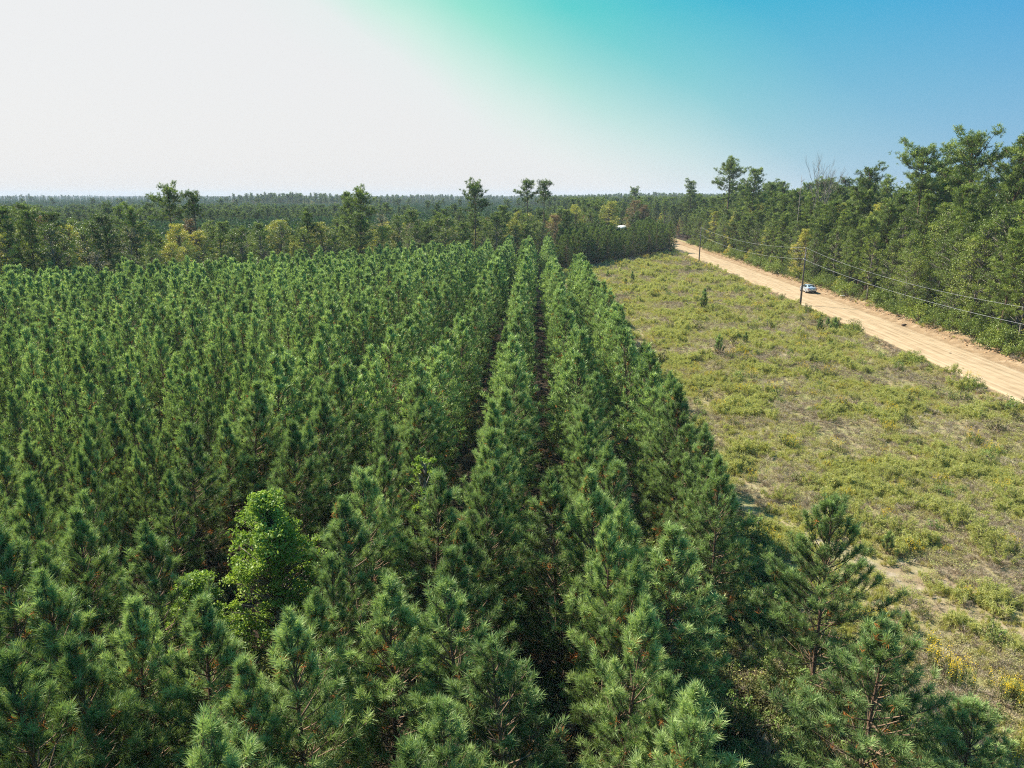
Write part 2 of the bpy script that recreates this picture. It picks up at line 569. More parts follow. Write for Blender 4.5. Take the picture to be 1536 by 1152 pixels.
def young_pine(seed, H=7.5, R=1.9, lod=0, dense=1.0, tap=0.36):
    r = np.random.default_rng(seed)
    wood, twig = MB(), MB()
    lean = r.normal(0, 0.02, 2)
    zs = np.linspace(0, H - 0.1, 9)
    wob = np.cumsum(r.normal(0, 0.018, (9, 2)), 0)
    pts = np.stack([lean[0] * zs + wob[:, 0], lean[1] * zs + wob[:, 1], zs - 0.0], 1)
    pts[0, 2] = -0.3
    rad = np.linspace(0.085, 0.014, 9)
    wood.tube(pts, rad, 6 if lod == 0 else 4)

    def axis(z):
        return np.array([np.interp(z, zs, pts[:, 0]), np.interp(z, zs, pts[:, 1]), z])
    TP, TD, TS, TT = [], [], [], []
    DP, DD = [], []
    sp = 0.36 if lod == 0 else 0.42
    z = 0.09 * H
    while z < H - 0.25:
        depth = H - z
        Lb = min(0.28 + tap * depth, R) * (0.78 + 0.22 * min(1, z / (0.25 * H)))
        nb = int(r.integers(5, 8))
        a0 = r.uniform(0, 6.28)
        for b in range(nb):
            if r.random() > 0.93 * dense: continue
            a = a0 + b * 6.283 / nb + r.normal(0, 0.22)
            Lq = Lb * r.uniform(0.72, 1.18)
            e0 = math.radians(np.interp(depth, [0, 1, 3, 6, 8], [72, 52, 32, 12, 0]) + r.normal(0, 7))
            hd = np.array([math.cos(a), math.sin(a), 0])
            n = 5
            p = axis(z + r.uniform(-0.1, 0.1)); bp = [p]
            for i in range(1, n):
                e = e0 + (i / n) ** 2 * 0.65
                p = p + (hd * math.cos(e) + UP * math.sin(e)) * Lq / (n - 1)
                bp.append(p)
            bp = np.array(bp)
            if lod < 2:
                twig.tube(bp, np.linspace(0.024, 0.007, n), 3)
            elif r.random() < 0.3:
                twig.tube(bp[[0, 4]], [0.03, 0.012], 3)
            ns = max(2, int(round(Lq * (5.2 if lod == 0 else 3.6 if lod == 1 else 2.4))))
            dead_zone = z < 0.2 * H and r.random() < 0.35
            for k in range(ns + 1):
                s_ = 1.0 if k == ns else r.uniform(0.32, 0.95)
                j = s_ * (n - 1); i0 = min(int(j), n - 2)
                q = bp[i0] + (bp[i0 + 1] - bp[i0]) * (j - i0)
                bd = unit(bp[i0 + 1] - bp[i0])
                if k < ns:
                    sgn = 1 if r.random() < 0.5 else -1
                    sd = np.cross(bd, UP) * sgn
                    d = unit(bd * 0.75 + sd * r.uniform(0.3, 0.95) + UP * r.uniform(0.25, 0.8))
                    ln = r.uniform(0.18, 0.42) * (0.6 + 0.5 * min(1, Lq))
                else:
                    d = unit(bd + UP * 0.35); ln = 0.12
                e = q + d * ln
                if lod == 0: twig.tube([q, e], [0.009, 0.005], 3)
                td = unit(d + UP * 0.3 + r.normal(0, 0.12, 3))
                if dead_zone and r.random() < 0.75:
                    if r.random() < 0.5: DP.append(e); DD.append(td)
                    continue
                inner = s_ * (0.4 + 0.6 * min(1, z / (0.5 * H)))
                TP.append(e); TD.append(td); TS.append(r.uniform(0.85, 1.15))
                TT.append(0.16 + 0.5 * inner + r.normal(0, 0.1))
                if lod == 0 and r.random() < 0.55:
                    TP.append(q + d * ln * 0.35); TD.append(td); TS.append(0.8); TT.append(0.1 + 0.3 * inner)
                if r.random() < 0.034: DP.append(q); DD.append(unit(r.normal(size=3)))
        z += sp * r.uniform(0.8, 1.2)
    for k in range(4 if lod == 0 else 3):
        e = axis(H - 0.1) + np.array([0, 0, 0.12 - 0.22 * k])
        TP.append(e); TD.append(unit(UP * 0.9 + r.normal(0, 0.3, 3))); TS.append(0.8); TT.append(0.6)
    for k in range(5):      # dead lower limbs without needles
        a = r.uniform(0, 6.28); zz = r.uniform(0.1, 0.2) * H
        d = np.array([math.cos(a), math.sin(a), r.uniform(-0.1, 0.4)])
        if lod == 0: twig.tube([axis(zz), axis(zz) + d * 0.6, axis(zz) + d * 1.2 + UP * 0.1], [0.018, 0.012, 0.004], 3)
    crown = MB()
    TP, TD, TS, TT = map(np.array, (TP, TD, TS, TT))
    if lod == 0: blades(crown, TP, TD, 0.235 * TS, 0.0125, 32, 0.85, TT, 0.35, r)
    elif lod == 1: blades(crown, TP, TD, 0.31 * TS, 0.042, 11, 0.75, TT, 0.35, r)
    else: blades(crown, TP, TD, 0.44 * TS, 0.10, 6, 0.7, TT, 0.35, r)
    dry = None
    if DP and lod < 2:
        dry = MB()
        DP, DD = np.array(DP), np.array(DD)
        blades(dry, DP, DD, 0.24, 0.018 if lod == 0 else 0.045, 20 if lod == 0 else 7, 1.0, 0.5, 0.4, r)
    return wood, twig, crown, dry


def tall_pine(seed, H=18, R=3.4, cb=0.35, nbr=62, lod=0):
    r = np.random.default_rng(seed)
    wood, crown = MB(), MB()
    zs = np.linspace(0, H, 10)
    lx = np.cumsum(r.normal(0, 0.10, 10)); ly = np.cumsum(r.normal(0, 0.10, 10))
    pts = np.stack([lx, ly, zs], 1); pts[0, 2] = -0.4
    wood.tube(pts, np.linspace(0.24, 0.04, 10), 6)
    ax = lambda z: np.array([np.interp(z, zs, lx), np.interp(z, zs, ly), z])
    TP, TD, TT = [], [], []
    lob = r.uniform(0, 6.28, 3)
    for b in range(nbr):
        u = (b + r.uniform(0, 1)) / nbr
        u = u ** 0.85
        z = H * (cb + (0.985 - cb) * u)
        a = b * 2.4 + r.normal(0, 0.35)
        prof = (1 - u ** 2.6) ** 0.5 * (0.45 + 0.55 * min(1, u / 0.18)) * 0.95 + 0.16
        lobe = 0.72 + 0.34 * math.sin(a * 2 + lob[0] + u * 5) + 0.18 * math.sin(a * 3 + lob[1] - u * 9)
        Lq = R * prof * lobe * r.uniform(0.75, 1.1)
        if Lq < 0.3: continue
        e0 = math.radians(5 + 45 * u + r.normal(0, 8))
        hd = np.array([math.cos(a), math.sin(a), 0]); p = ax(z); bp = [p]
        for i in range(4):
            e = e0 + i * 0.09
            p = p + (hd * math.cos(e) + UP * math.sin(e)) * Lq / 4; bp.append(p)
        bp = np.array(bp)
        wood.tube(bp[[0, 2, 4]], [0.055, 0.035, 0.015], 3)
        for k in range(max(3, int(Lq * 2.4))):
            s_ = r.uniform(0.4, 1.02)
            q = bp[0] + (bp[-1] - bp[0]) * s_ + np.array([0, 0, r.uniform(-0.1, 0.3)])
            sd = np.cross(hd, UP) * r.uniform(-0.8, 0.8) * (0.35 + 0.3 * Lq * (1.1 - s_))
            c = q + sd
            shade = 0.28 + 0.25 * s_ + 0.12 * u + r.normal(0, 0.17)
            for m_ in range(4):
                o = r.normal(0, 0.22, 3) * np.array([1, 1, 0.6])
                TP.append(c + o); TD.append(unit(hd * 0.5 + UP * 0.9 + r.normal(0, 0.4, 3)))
                TT.append(shade + o[2] * 0.6)  # clump tops tinted lighter, undersides darker, imitating light from above
    TP, TD, TT = map(np.array, (TP, TD, TT))
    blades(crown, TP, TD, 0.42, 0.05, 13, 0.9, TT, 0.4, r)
    return wood, crown


def hardwood(seed, H=12, R=3.2, cb=0.2, nclump=95, per=42, leaf=0.24, ctr=0.5):
    r = np.random.default_rng(seed)
    wood, crown = MB(), MB()
    zs = np.linspace(0, H * 0.9, 8)
    lx = np.cumsum(r.normal(0, 0.13, 8)); ly = np.cumsum(r.normal(0, 0.13, 8))
    pts = np.stack([lx, ly, zs], 1); pts[0, 2] = -0.4
    wood.tube(pts, np.linspace(0.17, 0.03, 8), 6)
    ax = lambda z: np.array([np.interp(z, zs, lx), np.interp(z, zs, ly), z])
    ph = r.uniform(0, 6.28, 4)
    C, T = [], []
    for b in range(nclump):
        u = r.uniform(0, 1) ** 0.9
        z = H * (cb + (1 - cb) * u)
        a = r.uniform(0, 6.28)
        prof = math.sin(math.pi * min(1, (u * 0.86 + 0.14))) ** 0.55 if u < 0.97 else 0.3
        lobe = 0.75 + 0.25 * math.sin(2 * a + ph[0] + 6 * u) + 0.2 * math.sin(3 * a + ph[1] - 8 * u)
        rr = R * prof * lobe * (0.35 + 0.65 * math.sqrt(r.uniform(0, 1)))
        c = ax(min(z, H * 0.88)) + np.array([math.cos(a) * rr, math.sin(a) * rr, max(0, z - H * 0.88)])
        zb = max(0.1 * H, z - 0.5 * rr - 0.4)
        st = ax(min(zb, H * 0.85))
        wood.tube([st, (st + c) / 2 + UP * 0.12, c], [0.045, 0.028, 0.01], 3)
        cr = r.uniform(0.28, 0.55) * R / 3.0
        k = int(per * r.uniform(0.6, 1.4))
        d = unit(r.normal(size=(k, 3))) * (r.uniform(0, 1, (k, 1)) ** 0.45) * cr * np.array([1.15, 1.15, 0.75])
        C.append(c + d)
        T.append(np.full(k, 0.5 + r.normal(0, 0.13) + 0.1 * (rr / R - 0.5)))
    leaves(crown, np.vstack(C), leaf, np.concatenate(T), 0.4, r)
    return wood, crown


def bare_tree(seed, H=13, spread=0.5, up0=0.55, rad=0.30):
    r = np.random.default_rng(seed)
    wood = MB()

    def rec(p, d, ln, rd, lv):
        n = 4; pts = [p]
        for i in range(n):
            d = unit(d + r.normal(0, 0.10, 3) + UP * 0.04)
            p = p + d * ln / n; pts.append(p)
        wood.tube(pts, np.linspace(rd, rd * 0.6, n + 1), 5 if lv < 2 else 3)
        if lv < 5:
            for k in range(3 if lv > 0 else 4):
                nd_ = unit(d + unit(r.normal(size=3)) * spread + UP * 0.1)
                st = pts[-1] if k < 2 else pts[int(r.integers(2, 4))]
                rec(np.array(st), nd_, ln * r.uniform(0.55, 0.8), rd * 0.55, lv + 1)
    rec(np.array([0, 0, -0.3]), np.array([0.05, 0.02, 1.0]), H * up0, rad, 0)
    return wood


def shrub(seed, R=1.6, H=2.2, n=46, per=42, leaf=0.16):
    r = np.random.default_rng(seed)
    wood, crown = MB(), MB()
    C, T = [], []
    for b in range(n):
        a = r.uniform(0, 6.28); q = r.uniform(0, 1); rr = R * math.sqrt(q) * 0.9
        z = H * (1 - q * 0.75) * r.uniform(0.25, 1.0)
        c = np.array([math.cos(a) * rr, math.sin(a) * rr, z + 0.1])
        if b % 3 == 0: wood.tube([[c[0] * 0.1, c[1] * 0.1, -0.1], c * np.array([0.6, 0.6, 0.6]), c], [0.03, 0.02, 0.008], 3)
        k = per
        d = unit(r.normal(size=(k, 3))) * (r.uniform(0, 1, (k, 1)) ** 0.4) * 0.36 * R / 1.6
        C.append(c + d); T.append(np.full(k, 0.5 + r.normal(0, 0.15)))
    leaves(crown, np.vstack(C), leaf, np.concatenate(T), 0.4, r)
    return wood, crown


def fennel(seed, H=1.5, stems=16, rad=0.45):
    r = np.random.default_rng(seed)
    st, pl = MB(), MB()
    PP, DDn = [], []
    for s_ in range(stems):
        a = r.uniform(0, 6.28); q = math.sqrt(r.uniform(0, 1)) * rad
        b = np.array([math.cos(a) * q * 0.5, math.sin(a) * q * 0.5, -0.05])
        h = H * r.uniform(0.6, 1.0) * (1 - 0.35 * q / rad)
        t_ = b + np.array([math.cos(a) * q * 1.1, math.sin(a) * q * 1.1, h])
        st.tube([b, (b + t_) / 2 + UP * 0.1, t_], [0.009, 0.007, 0.003], 3)
        for k in range(15):
            f = r.uniform(0.4, 1.03)
            PP.append(b + (t_ - b) * f + r.normal(0, 0.05, 3)); DDn.append(unit(np.array([math.cos(a), math.sin(a), 0]) * 0.4 + UP * 0.7 + r.normal(0, 0.5, 3)))
    blades(pl, np.array(PP), np.array(DDn), 0.15, 0.02, 9, 0.9, 0.5, 0.4, r)
    return st, pl


def goldenrod(seed):
    r = np.random.default_rng(seed)
    st, fl = MB(), MB()
    C = []
    LP, LD = [], []
    for s_ in range(22):
        a = r.uniform(0, 6.28); q = math.sqrt(r.uniform(0, 1)) * 0.55
        b = np.array([math.cos(a) * q, math.sin(a) * q, -0.05])
        t_ = b + np.array([r.normal(0, 0.08), r.normal(0, 0.08), r.uniform(0.7, 1.2)])
        st.tube([b, t_], [0.008, 0.005], 3, 0.5)
        for k in range(7):
            LP.append(b + (t_ - b) * r.uniform(0.2, 0.85)); LD.append(unit(r.normal(size=3) + UP * 0.5))
        C.append(t_ + r.normal(0, 1, (16, 3)) * np.array([0.05, 0.05, 0.09]))
    blades(st, np.array(LP), np.array(LD), 0.12, 0.025, 4, 0.8, 0.6, 0.2, r)
    leaves(fl, np.vstack(C), 0.045, 0.5, 0.8, r)
    return st, fl


# --- stuff scatter: one object, instances of small meshes on its points
def scatter(name, pts, idx, scl, rz, sources, label, cat):
    me = bpy.data.meshes.new(name)
    pts = np.asarray(pts, np.float32)
    me.vertices.add(len(pts))
    me.vertices.foreach_set('co', pts.ravel())
    for nm, ty, ar in (('pick', 'INT', np.asarray(idx, np.int32)), ('size', 'FLOAT', np.asarray(scl, np.float32)),
                       ('turn', 'FLOAT', np.asarray(rz, np.float32))):
        a = me.attributes.new(nm, ty, 'POINT')
        a.data.foreach_set('value', ar)
    o = bpy.data.objects.new(name, me)
    COL.objects.link(o)
    kc = bpy.data.collections.new(name + '_kinds')
    for i, s_ in enumerate(sources):
        so_ = bpy.data.objects.new('%s_kind_%02d' % (name, i), s_)
        kc.objects.link(so_)
    g = bpy.data.node_groups.new(name, 'GeometryNodeTree')
    g.interface.new_socket('Geometry', in_out='INPUT', socket_type='NodeSocketGeometry')
    g.interface.new_socket('Geometry', in_out='OUTPUT', socket_type='NodeSocketGeometry')
    n, l = g.nodes, g.links
    gi, go = n.new('NodeGroupInput'), n.new('NodeGroupOutput')
    m2p = n.new('GeometryNodeMeshToPoints')
    ci = n.new('GeometryNodeCollectionInfo')
    ci.inputs['Collection'].default_value = kc
    ci.inputs['Separate Children'].default_value = True
    ci.inputs['Reset Children'].default_value = True
    iop = n.new('GeometryNodeInstanceOnPoints')
    iop.inputs['Pick Instance'].default_value = True

    def na(nm, ty):
        q = n.new('GeometryNodeInputNamedAttribute'); q.data_type = ty; q.inputs['Name'].default_value = nm
        return q.outputs['Attribute']
    cx = n.new('ShaderNodeCombineXYZ')
    l.new(na('turn', 'FLOAT'), cx.inputs[2])
    l.new(gi.outputs[0], m2p.inputs['Mesh'])
    l.new(m2p.outputs[0], iop.inputs['Points'])
    l.new(ci.outputs[0], iop.inputs['Instance'])
    l.new(na('pick', 'INT'), iop.inputs['Instance Index'])
    l.new(cx.outputs[0], iop.inputs['Rotation'])
    l.new(na('size', 'FLOAT'), iop.inputs['Scale'])
    l.new(iop.outputs[0], go.inputs[0])
    md = o.modifiers.new('scatter', 'NODES')
    md.node_group = g
    tag(o, label, cat, kind='stuff')
    return o


def merged(*parts):
    """one mesh with several material slots out of (MB, material) pairs, for scattered kinds"""
    ms = MB(); mats = []; cnt = []
    for mb, m in parts:
        if not mb.v: continue
        v = np.vstack(mb.v); f = np.vstack(mb.f)
        ms.add(v, f, np.concatenate(mb.t)); mats.append(m); cnt.append(len(f))
    me = ms.mesh('kind', mats[0])
    for m in mats[1:]: me.materials.append(m)
    me.polygons.foreach_set('material_index', np.repeat(np.arange(len(cnt)), cnt).astype(np.int32))
    return me


# a kind of plant: list of (part name, mesh); thing = Empty + parts
def kind_of(parts):
    return [(nm, mb.mesh(nm, m)) for nm, mb, m in parts if mb is not None and mb.v]


def place(name, kind, x, y, s, rz, label, cat, group=None, tilt=0.0, z=None):
    r = bpy.data.objects.new(name, None)
    r.empty_display_size = 0.3
    COL.objects.link(r)
    r.location = (x, y, gz(x, y) if z is None else z)
    r.rotation_euler = (tilt * math.cos(rz * 3), tilt * math.sin(rz * 5), rz)
    r.scale = (s, s, s) if isinstance(s, (int, float)) else s
    tag(r, label, cat, group)
    for nm, me in kind:
        c = bpy.data.objects.new(nm, me)
        COL.objects.link(c)
        c.parent = r
    return r


# ---- the young plantation -------------------------------------------------
YP0, YPsrc1, YP1, YP2 = [], [], [], []
H0 = [7.5, 7.2, 7.9, 6.9, 7.6, 7.3]
H1 = [7.5, 7.2, 7.8, 7.0, 7.4]
for i, (h, r_, dn) in enumerate([(7.5, 1.75, 1), (7.2, 1.6, 1), (7.9, 1.9, 1), (6.9, 1.5, 0.95), (7.6, 1.7, 1), (7.3, 1.45, 0.95)]):
    w, tw, c, d = young_pine(100 + i, h, r_, 0, dn)
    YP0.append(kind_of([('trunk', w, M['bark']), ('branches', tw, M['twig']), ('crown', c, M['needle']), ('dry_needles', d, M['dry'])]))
WIDE = []
for i in range(2):
    w, tw, c, d = young_pine(150 + i, 7.4, 2.6, 0, 1, 0.5)
    WIDE.append(kind_of([('trunk', w, M['bark']), ('branches', tw, M['twig']), ('crown', c, M['needle']), ('dry_needles', d, M['dry'])]))
for i, (h, r_, dn) in enumerate([(7.5, 1.75, 1), (7.2, 1.6, 1), (7.8, 1.85, 1), (7.0, 1.5, 0.95), (7.4, 1.7, 1)]):
    w, tw, c, d = young_pine(200 + i, h, r_, 1, dn)
    YP1.append(kind_of([('trunk', w, M['bark']), ('branches', tw, M['twig']), ('crown', c, M['needle']), ('dry_needles', d, M['dry'])]))
    YPsrc1.append(merged((w, M['bark']), (tw, M['twig']), (c, M['needle']), (d, M['dry']) if d else (MB(), None)))
for i in range(4):
    w, tw, c, d = young_pine(300 + i, 7.4, 1.6, 2, 1)
    YP2.append(merged((w, M['bark']), (tw, M['twig']), (c, M['needle'])))

SHADE_PINES = []  # far stand pines: its shade is put into the darker needle colour
SHADE_SRC = []
for i in range(2):
    w, tw, c, d = young_pine(360 + i, 7.5, 1.8, 1, 1)
    SHADE_PINES.append(kind_of([('trunk', w, M['bark']), ('branches', tw, M['twig']), ('crown', c, M['tall_needle'])]))
    SHADE_SRC.append(merged((w, M['bark']), (tw, M['twig']), (c, M['tall_needle'])))

pines = []          # x, y, H, wide, explicit label
SPOT = [
    ((1250, 745), 7.8, 1.3, 'tall open pine outside the outermost row, reddish trunk showing, beside the sandy track'),
    ((1322, 920), 7.0, 1.6, 'broad bushy pine in front of the open pine, right of the dark gap'),
    ((1465, 1050), 5.4, 1.55, 'low bushy pine at the bottom right corner below the yellow flowers'),
    ((1040, 1055), 7.0, 1.0, 'bright tipped pine cut by the bottom edge, left of the dark gap at lower right'),
    ((770, 948), 7.5, 1.05, 'pine at bottom centre with an orange patch of dead needles under its pointed top'),
    ((695, 830), 7.2, 0.9, 'narrow pine left of centre with a neat upright top and a dark hollow below'),
    ((1010, 790), 7.6, 1.05, 'full conical pine right of centre in the second row from the field'),
    ((850, 720), 7.7, 1.0, 'pine in the third row with several orange dead tufts low in its crown'),
    ((865, 540), 7.9, 1.0, 'pale tipped pine in the middle of the third row from the field'),
    ((445, 925), 7.5, 0.95, 'pale tipped pine with thin dark leader at bottom left, below the green saplings'),
    ((575, 870), 7.3, 0.95, 'pine just left of bottom centre between the bright green saplings and the narrow pine'),
    ((290, 915), 7.0, 0.95, 'open pine below the bright green saplings with bare grey twigs low down'),
    ((85, 878), 7.6, 0.95, 'open pine near the lower left corner with bright green tips'),
    ((235, 800), 7.2, 0.9, 'pine left of the bright green saplings with a thin dark trunk'),
    ((110, 770), 7.4, 0.85, 'slim pine by the left edge above the lower left corner tree'),
    ((525, 760), 7.4, 1.0, 'dark full pine just right of the bright green sapling'),
    ((870, 383), 7.9, 0.95, 'conical pine at the far end of the outermost row, alone against the shaded stand'),
    ((824, 390), 7.4, 1.0, 'rounded pine beside the last conical pine at the far end of the rows'),
    ((640, 715), 7.5, 0.95, 'slender pine with a pointed top left of the centre gap between rows'),
    ((385, 1000), 6.8, 0.9, 'slim pine at the bottom edge under the pale tipped pine'),
]
for (px, py), h, wd, lb in SPOT:
    x, y = G(px, py, h)
    pines.append((x, y, h, wd * 1.2, lb))
GAPS = [(-9.3, 25.4, 2.2), (-11.6, 22.4, 2.1), (-11.0, 20.0, 1.8), (-9.9, 19.4, 1.5), (-10.7, 20.8, 1.7), (-10.2, 21.2, 1.5), (-10.4, 24, 1.4), (-8.6, 22.4, 1.7), (-12.2, 25.4, 1.8), (-11.8, 27.4, 1.8), (-14.4, 24.2, 1.7), (-4.1, 31.5, 1.3), (-13, 31, 1.2), (12.4, 16.5, 2.0), (7.2, 12.4, 1.2)]
for k in range(-1, 78):
    x0 = 7.0 - 4.4 * k if k < 6 else 7.0 - 4.4 * 5 - 2.5 * (k - 5)
    if k < 0: continue
    y = 1.5 + random.uniform(0, 2)
    while y < 240:
        y += random.uniform(1.5, 2.05) if k < 6 else random.uniform(1.4, 2.2)
        jx = 0.32 if k < 6 else 0.55
        x = x0 + 0.034 * y + random.gauss(0, jx)
        if y > far_end(x) + random.uniform(-2, 2): break
        if k == 0 and y > 124: break
        if k == 1 and y > 121 and y < 150: continue
        if k == 0 and y < 26: continue
        if any(math.hypot(x - a, y - b) < c for a, b, c in GAPS): continue
        if any(math.hypot(x - p[0], y - p[1]) < 1.3 for p in pines[:len(SPOT)]): continue
        h = random.gauss(7.4, 0.65) if k < 6 else random.gauss(6.8, 0.75)
        wd = random.uniform(0.86, 1.1) if k < 6 else random.uniform(0.66, 0.95)
        if random.random() < 0.02: continue
        pines.append((x, y, max(5, min(8.3, h)), wd, k))
# the far stand closing the end of the field
for x in np.arange(13, 50, 3.0):
    y0 = 172 + (x - 13) * 1.45
    for y in np.arange(y0, y0 + 34, 2.6):
        xx, yy = x + random.gauss(0, 0.4), y + random.gauss(0, 0.5)
        if xx > rc(yy) - 6.5: continue
        hh_ = random.gauss(8.6, 0.7)
        if 918 < P(xx, yy, 7)[0] < 948: hh_ = random.uniform(6.3, 7.1)
        pines.append((xx, yy, hh_, 1.0, -1))


def vis(p):
    q = P(p[0], p[1], p[2] * 0.75)
    if not q: return 0
    px, py, d = q
    if px < -60 or px > 1600 or P(p[0], p[1], p[2])[1] > 1150: return 0
    return 1 / d


order = sorted(range(len(pines)), key=lambda i: (-(1000 if isinstance(pines[i][4], str) else 0) - vis(pines[i])))
solo = set(i for i in order[:300] if vis(pines[i]) > 0 or isinstance(pines[i][4], str))
NTH = ['first', 'second', 'third', 'fourth', 'fifth', 'sixth', 'seventh', 'eighth', 'ninth', 'tenth', 'eleventh', 'twelfth']
ROWN = {0: 'outermost row beside the field', 1: 'second row from the field', 2: 'third row from the field', 3: 'fourth row from the field',
        4: 'fifth row from the field', 5: 'sixth row from the field', 6: 'seventh row from the field', 7: 'eighth row from the field',
        8: 'ninth row from the field'}
cnt = {}
rest = []
for i in sorted(range(len(pines)), key=lambda i: pines[i][1]):
    x, y, h, wd, k = pines[i]
    if i not in solo:
        rest.append(pines[i]); continue
    d = math.hypot(x, y)
    ki = random.randrange(6 if d < 40 else 5)
    kd, hh = ((YP0 if d < 40 else YP1)[ki], (H0 if d < 40 else H1)[ki])
    if k == -1: kd, hh = SHADE_PINES[ki % 2], 7.5
    if isinstance(k, str) and wd > 1.45: kd, hh, wd = WIDE[ki % 2], 7.4, wd / 1.6
    if isinstance(k, str):
        lb, gp = k, 'young pines of the plantation'
    elif k in ROWN:
        n = cnt.get(k, 0); cnt[k] = n + 1
        gp = 'young pines of the plantation'
        if n < 12: lb = 'young pine, %s from the near end of the %s' % (NTH[n], ROWN[k])
        else:
            lb = 'young pine farther along the %s, past its twelfth' % ROWN[k]
            gp = 'young pines far along the %s' % ROWN[k]
    else:
        n = cnt.get(k, 0); cnt[k] = n + 1
        gp = 'young pines of the loose left block'
        lb = 'slim young pine in the loose left block of the plantation'
        if k == -1:
            gp = 'taller pines of the shaded stand closing the field'
            lb = 'taller pine in the shaded stand that closes the far end of the field'
    place('pine_tree', kd, x, y, (wd * h / hh, wd * h / hh, h / hh), random.uniform(0, 6.28), lb, 'pine tree', gp, 0.05)
pts, idx, scl, rz = [], [], [], []
for x, y, h, wd, k in rest:
    d = math.hypot(x, y)
    pts.append((x, y, gz(x, y))); scl.append(h / 7.4); rz.append(random.uniform(0, 6.28))
    idx.append((9 + random.randrange(2)) if k == -1 else (random.randrange(5) if d < 95 else 5 + random.randrange(4)))
scatter('plantation', pts, idx, scl, rz, YPsrc1 + YP2 + SHADE_SRC,
        'dense farther rows of young pines filling the left half of the photo', 'plantation')
print('pines', len(pines), 'solo', len(solo))

# bright green saplings among the pines
w, c = hardwood(41, 6.4, 1.95, 0.15, 300, 60, 0.13)
K = kind_of([('trunk', w, M['greybark']), ('crown', c, M['leaf_bright'])])
place('broadleaf_sapling', K, -9.3, 25.4, 1.0, 0.4, 'bright green leafy sapling rising among the dark pines at lower left', 'tree')
w, c = hardwood(42, 4.8, 1.8, 0.12, 240, 55, 0.12)
K = kind_of([('trunk', w, M['greybark']), ('crown', c, M['leaf_bright'])])
place('broadleaf_sapling', K, -11.2, 22.9, 0.93, 2.0, 'lower rounded bright green sapling at the foot of the taller one', 'tree')
w, c = hardwood(43, 5.0, 1.1, 0.3, 40, 40, 0.12)
K = kind_of([('trunk', w, M['greybark']), ('crown', c, M['leaf_bright'])])
place('broadleaf_sapling', K, -4.1, 32.0, 1.15, 1.0, 'small bright green sapling squeezed between pine rows near the picture centre', 'tree')
place('broadleaf_sapling', K, -15.6, 20.0, 0.85, 3.0, 'faint green sapling in shade at the far lower left of the plantation', 'tree')

# ---- tall woods: kinds -----------------------------------------------------
TPK, TPS = [], []
for i, (H, R, cb, nb) in enumerate([(18, 3.9, 0.10, 100), (18, 3.6, 0.2, 88), (18, 4.3, 0.08, 105), (18, 3.6, 0.42, 66), (18, 4.2, 0.68, 50), (18, 2.8, 0.74, 34)]):
    w, c = tall_pine(500 + i, H, R, cb, nb)
    TPK.append(kind_of([('trunk', w, M['bark']), ('crown', c, M['tall_needle'])]))
    TPS.append(merged((w, M['bark']), (c, M['tall_needle'])))
HWK = {}
HWS = []
for nm, mm in (('green', 'leaf_green'), ('yellow', 'leaf_yellow'), ('rust', 'leaf_orange'), ('grey', 'leaf_grey')):
    HWK[nm] = []
    for i in range(3):
        w, c = hardwood(600 + i + 10 * len(HWK), 12, [3.0, 2.6, 3.5][i], [0.18, 0.25, 0.1][i], [170, 140, 210][i] if nm != 'grey' else 120, 46 if nm != 'grey' else 20, 0.17)
        HWK[nm].append(kind_of([('trunk', w, M['greybark']), ('crown', c, M[mm])]))
        if i == 0: HWS.append(merged((w, M['greybark']), (c, M[mm])))
SHK = []
for i in range(4):
    w, c = shrub(700 + i, 1.7, 2.4)
    SHK.append(kind_of([('stems', w, M['greybark']), ('leaves', c, M['leaf_green' if i < 3 else 'leaf_yellow'])]))
BARE = [kind_of([('trunk', bare_tree(800 + i, 13, 0.5), M['greybark'])]) for i in range(2)]

# ---- right hand woods along the road ---------------------------------------
used = []


def free(x, y, d):
    for a, b in used:
        if abs(a - x) < d and abs(b - y) < d and math.hypot(a - x, b - y) < d: return False
    used.append((x, y)); return True


STAND = [  # the tallest crowns that break the skyline: photo x, photo top y, distance y, kind, label
    ((1530, 203), 103, 2, 'tallest dense pine at the right edge of the photo'),
    ((1462, 208), 113, 4, 'tall round topped pine second from the right edge, its trunk seen through the crown'),
    ((1386, 226), 126, 4, 'tall pine with flat spreading tiers left of the round topped one'),
    ((1308, 254), 148, 3, 'dark topped pine standing above the canopy right of the bare grey tree'),
    ((1096, 246), 232, 4, 'flat topped pine rising above the canopy over the far utility pole'),
    ((1134, 256), 206, 1, 'full dark pine just right of the flat topped one'),
    ((1036, 274), 285, 3, 'rounded pine where the right woods meet the distance'),
    ((952, 284), 400, 4, 'small umbrella crowned pine on the skyline left of the road end'),
]
for (px, py), Y, kx, lb in STAND:
    z = CAM_H + 0.0
    # height from the photo row
    yo = 576 - py
    Zr = (yo * math.cos(PITCH) - 1067 * math.sin(PITCH)) / (1067 * math.cos(PITCH) + yo * math.sin(PITCH))
    H = CAM_H + Zr * Y
    X = (px - 768) / (1067 * math.cos(PITCH) + yo * math.sin(PITCH)) * Y
    used.append((X, Y))
    s = H / 18.2
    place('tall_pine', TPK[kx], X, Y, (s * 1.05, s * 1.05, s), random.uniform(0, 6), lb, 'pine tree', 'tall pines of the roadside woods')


def px_of(x, y, z=8):
    q = P(x, y, z)
    return q[0] if q else 9999


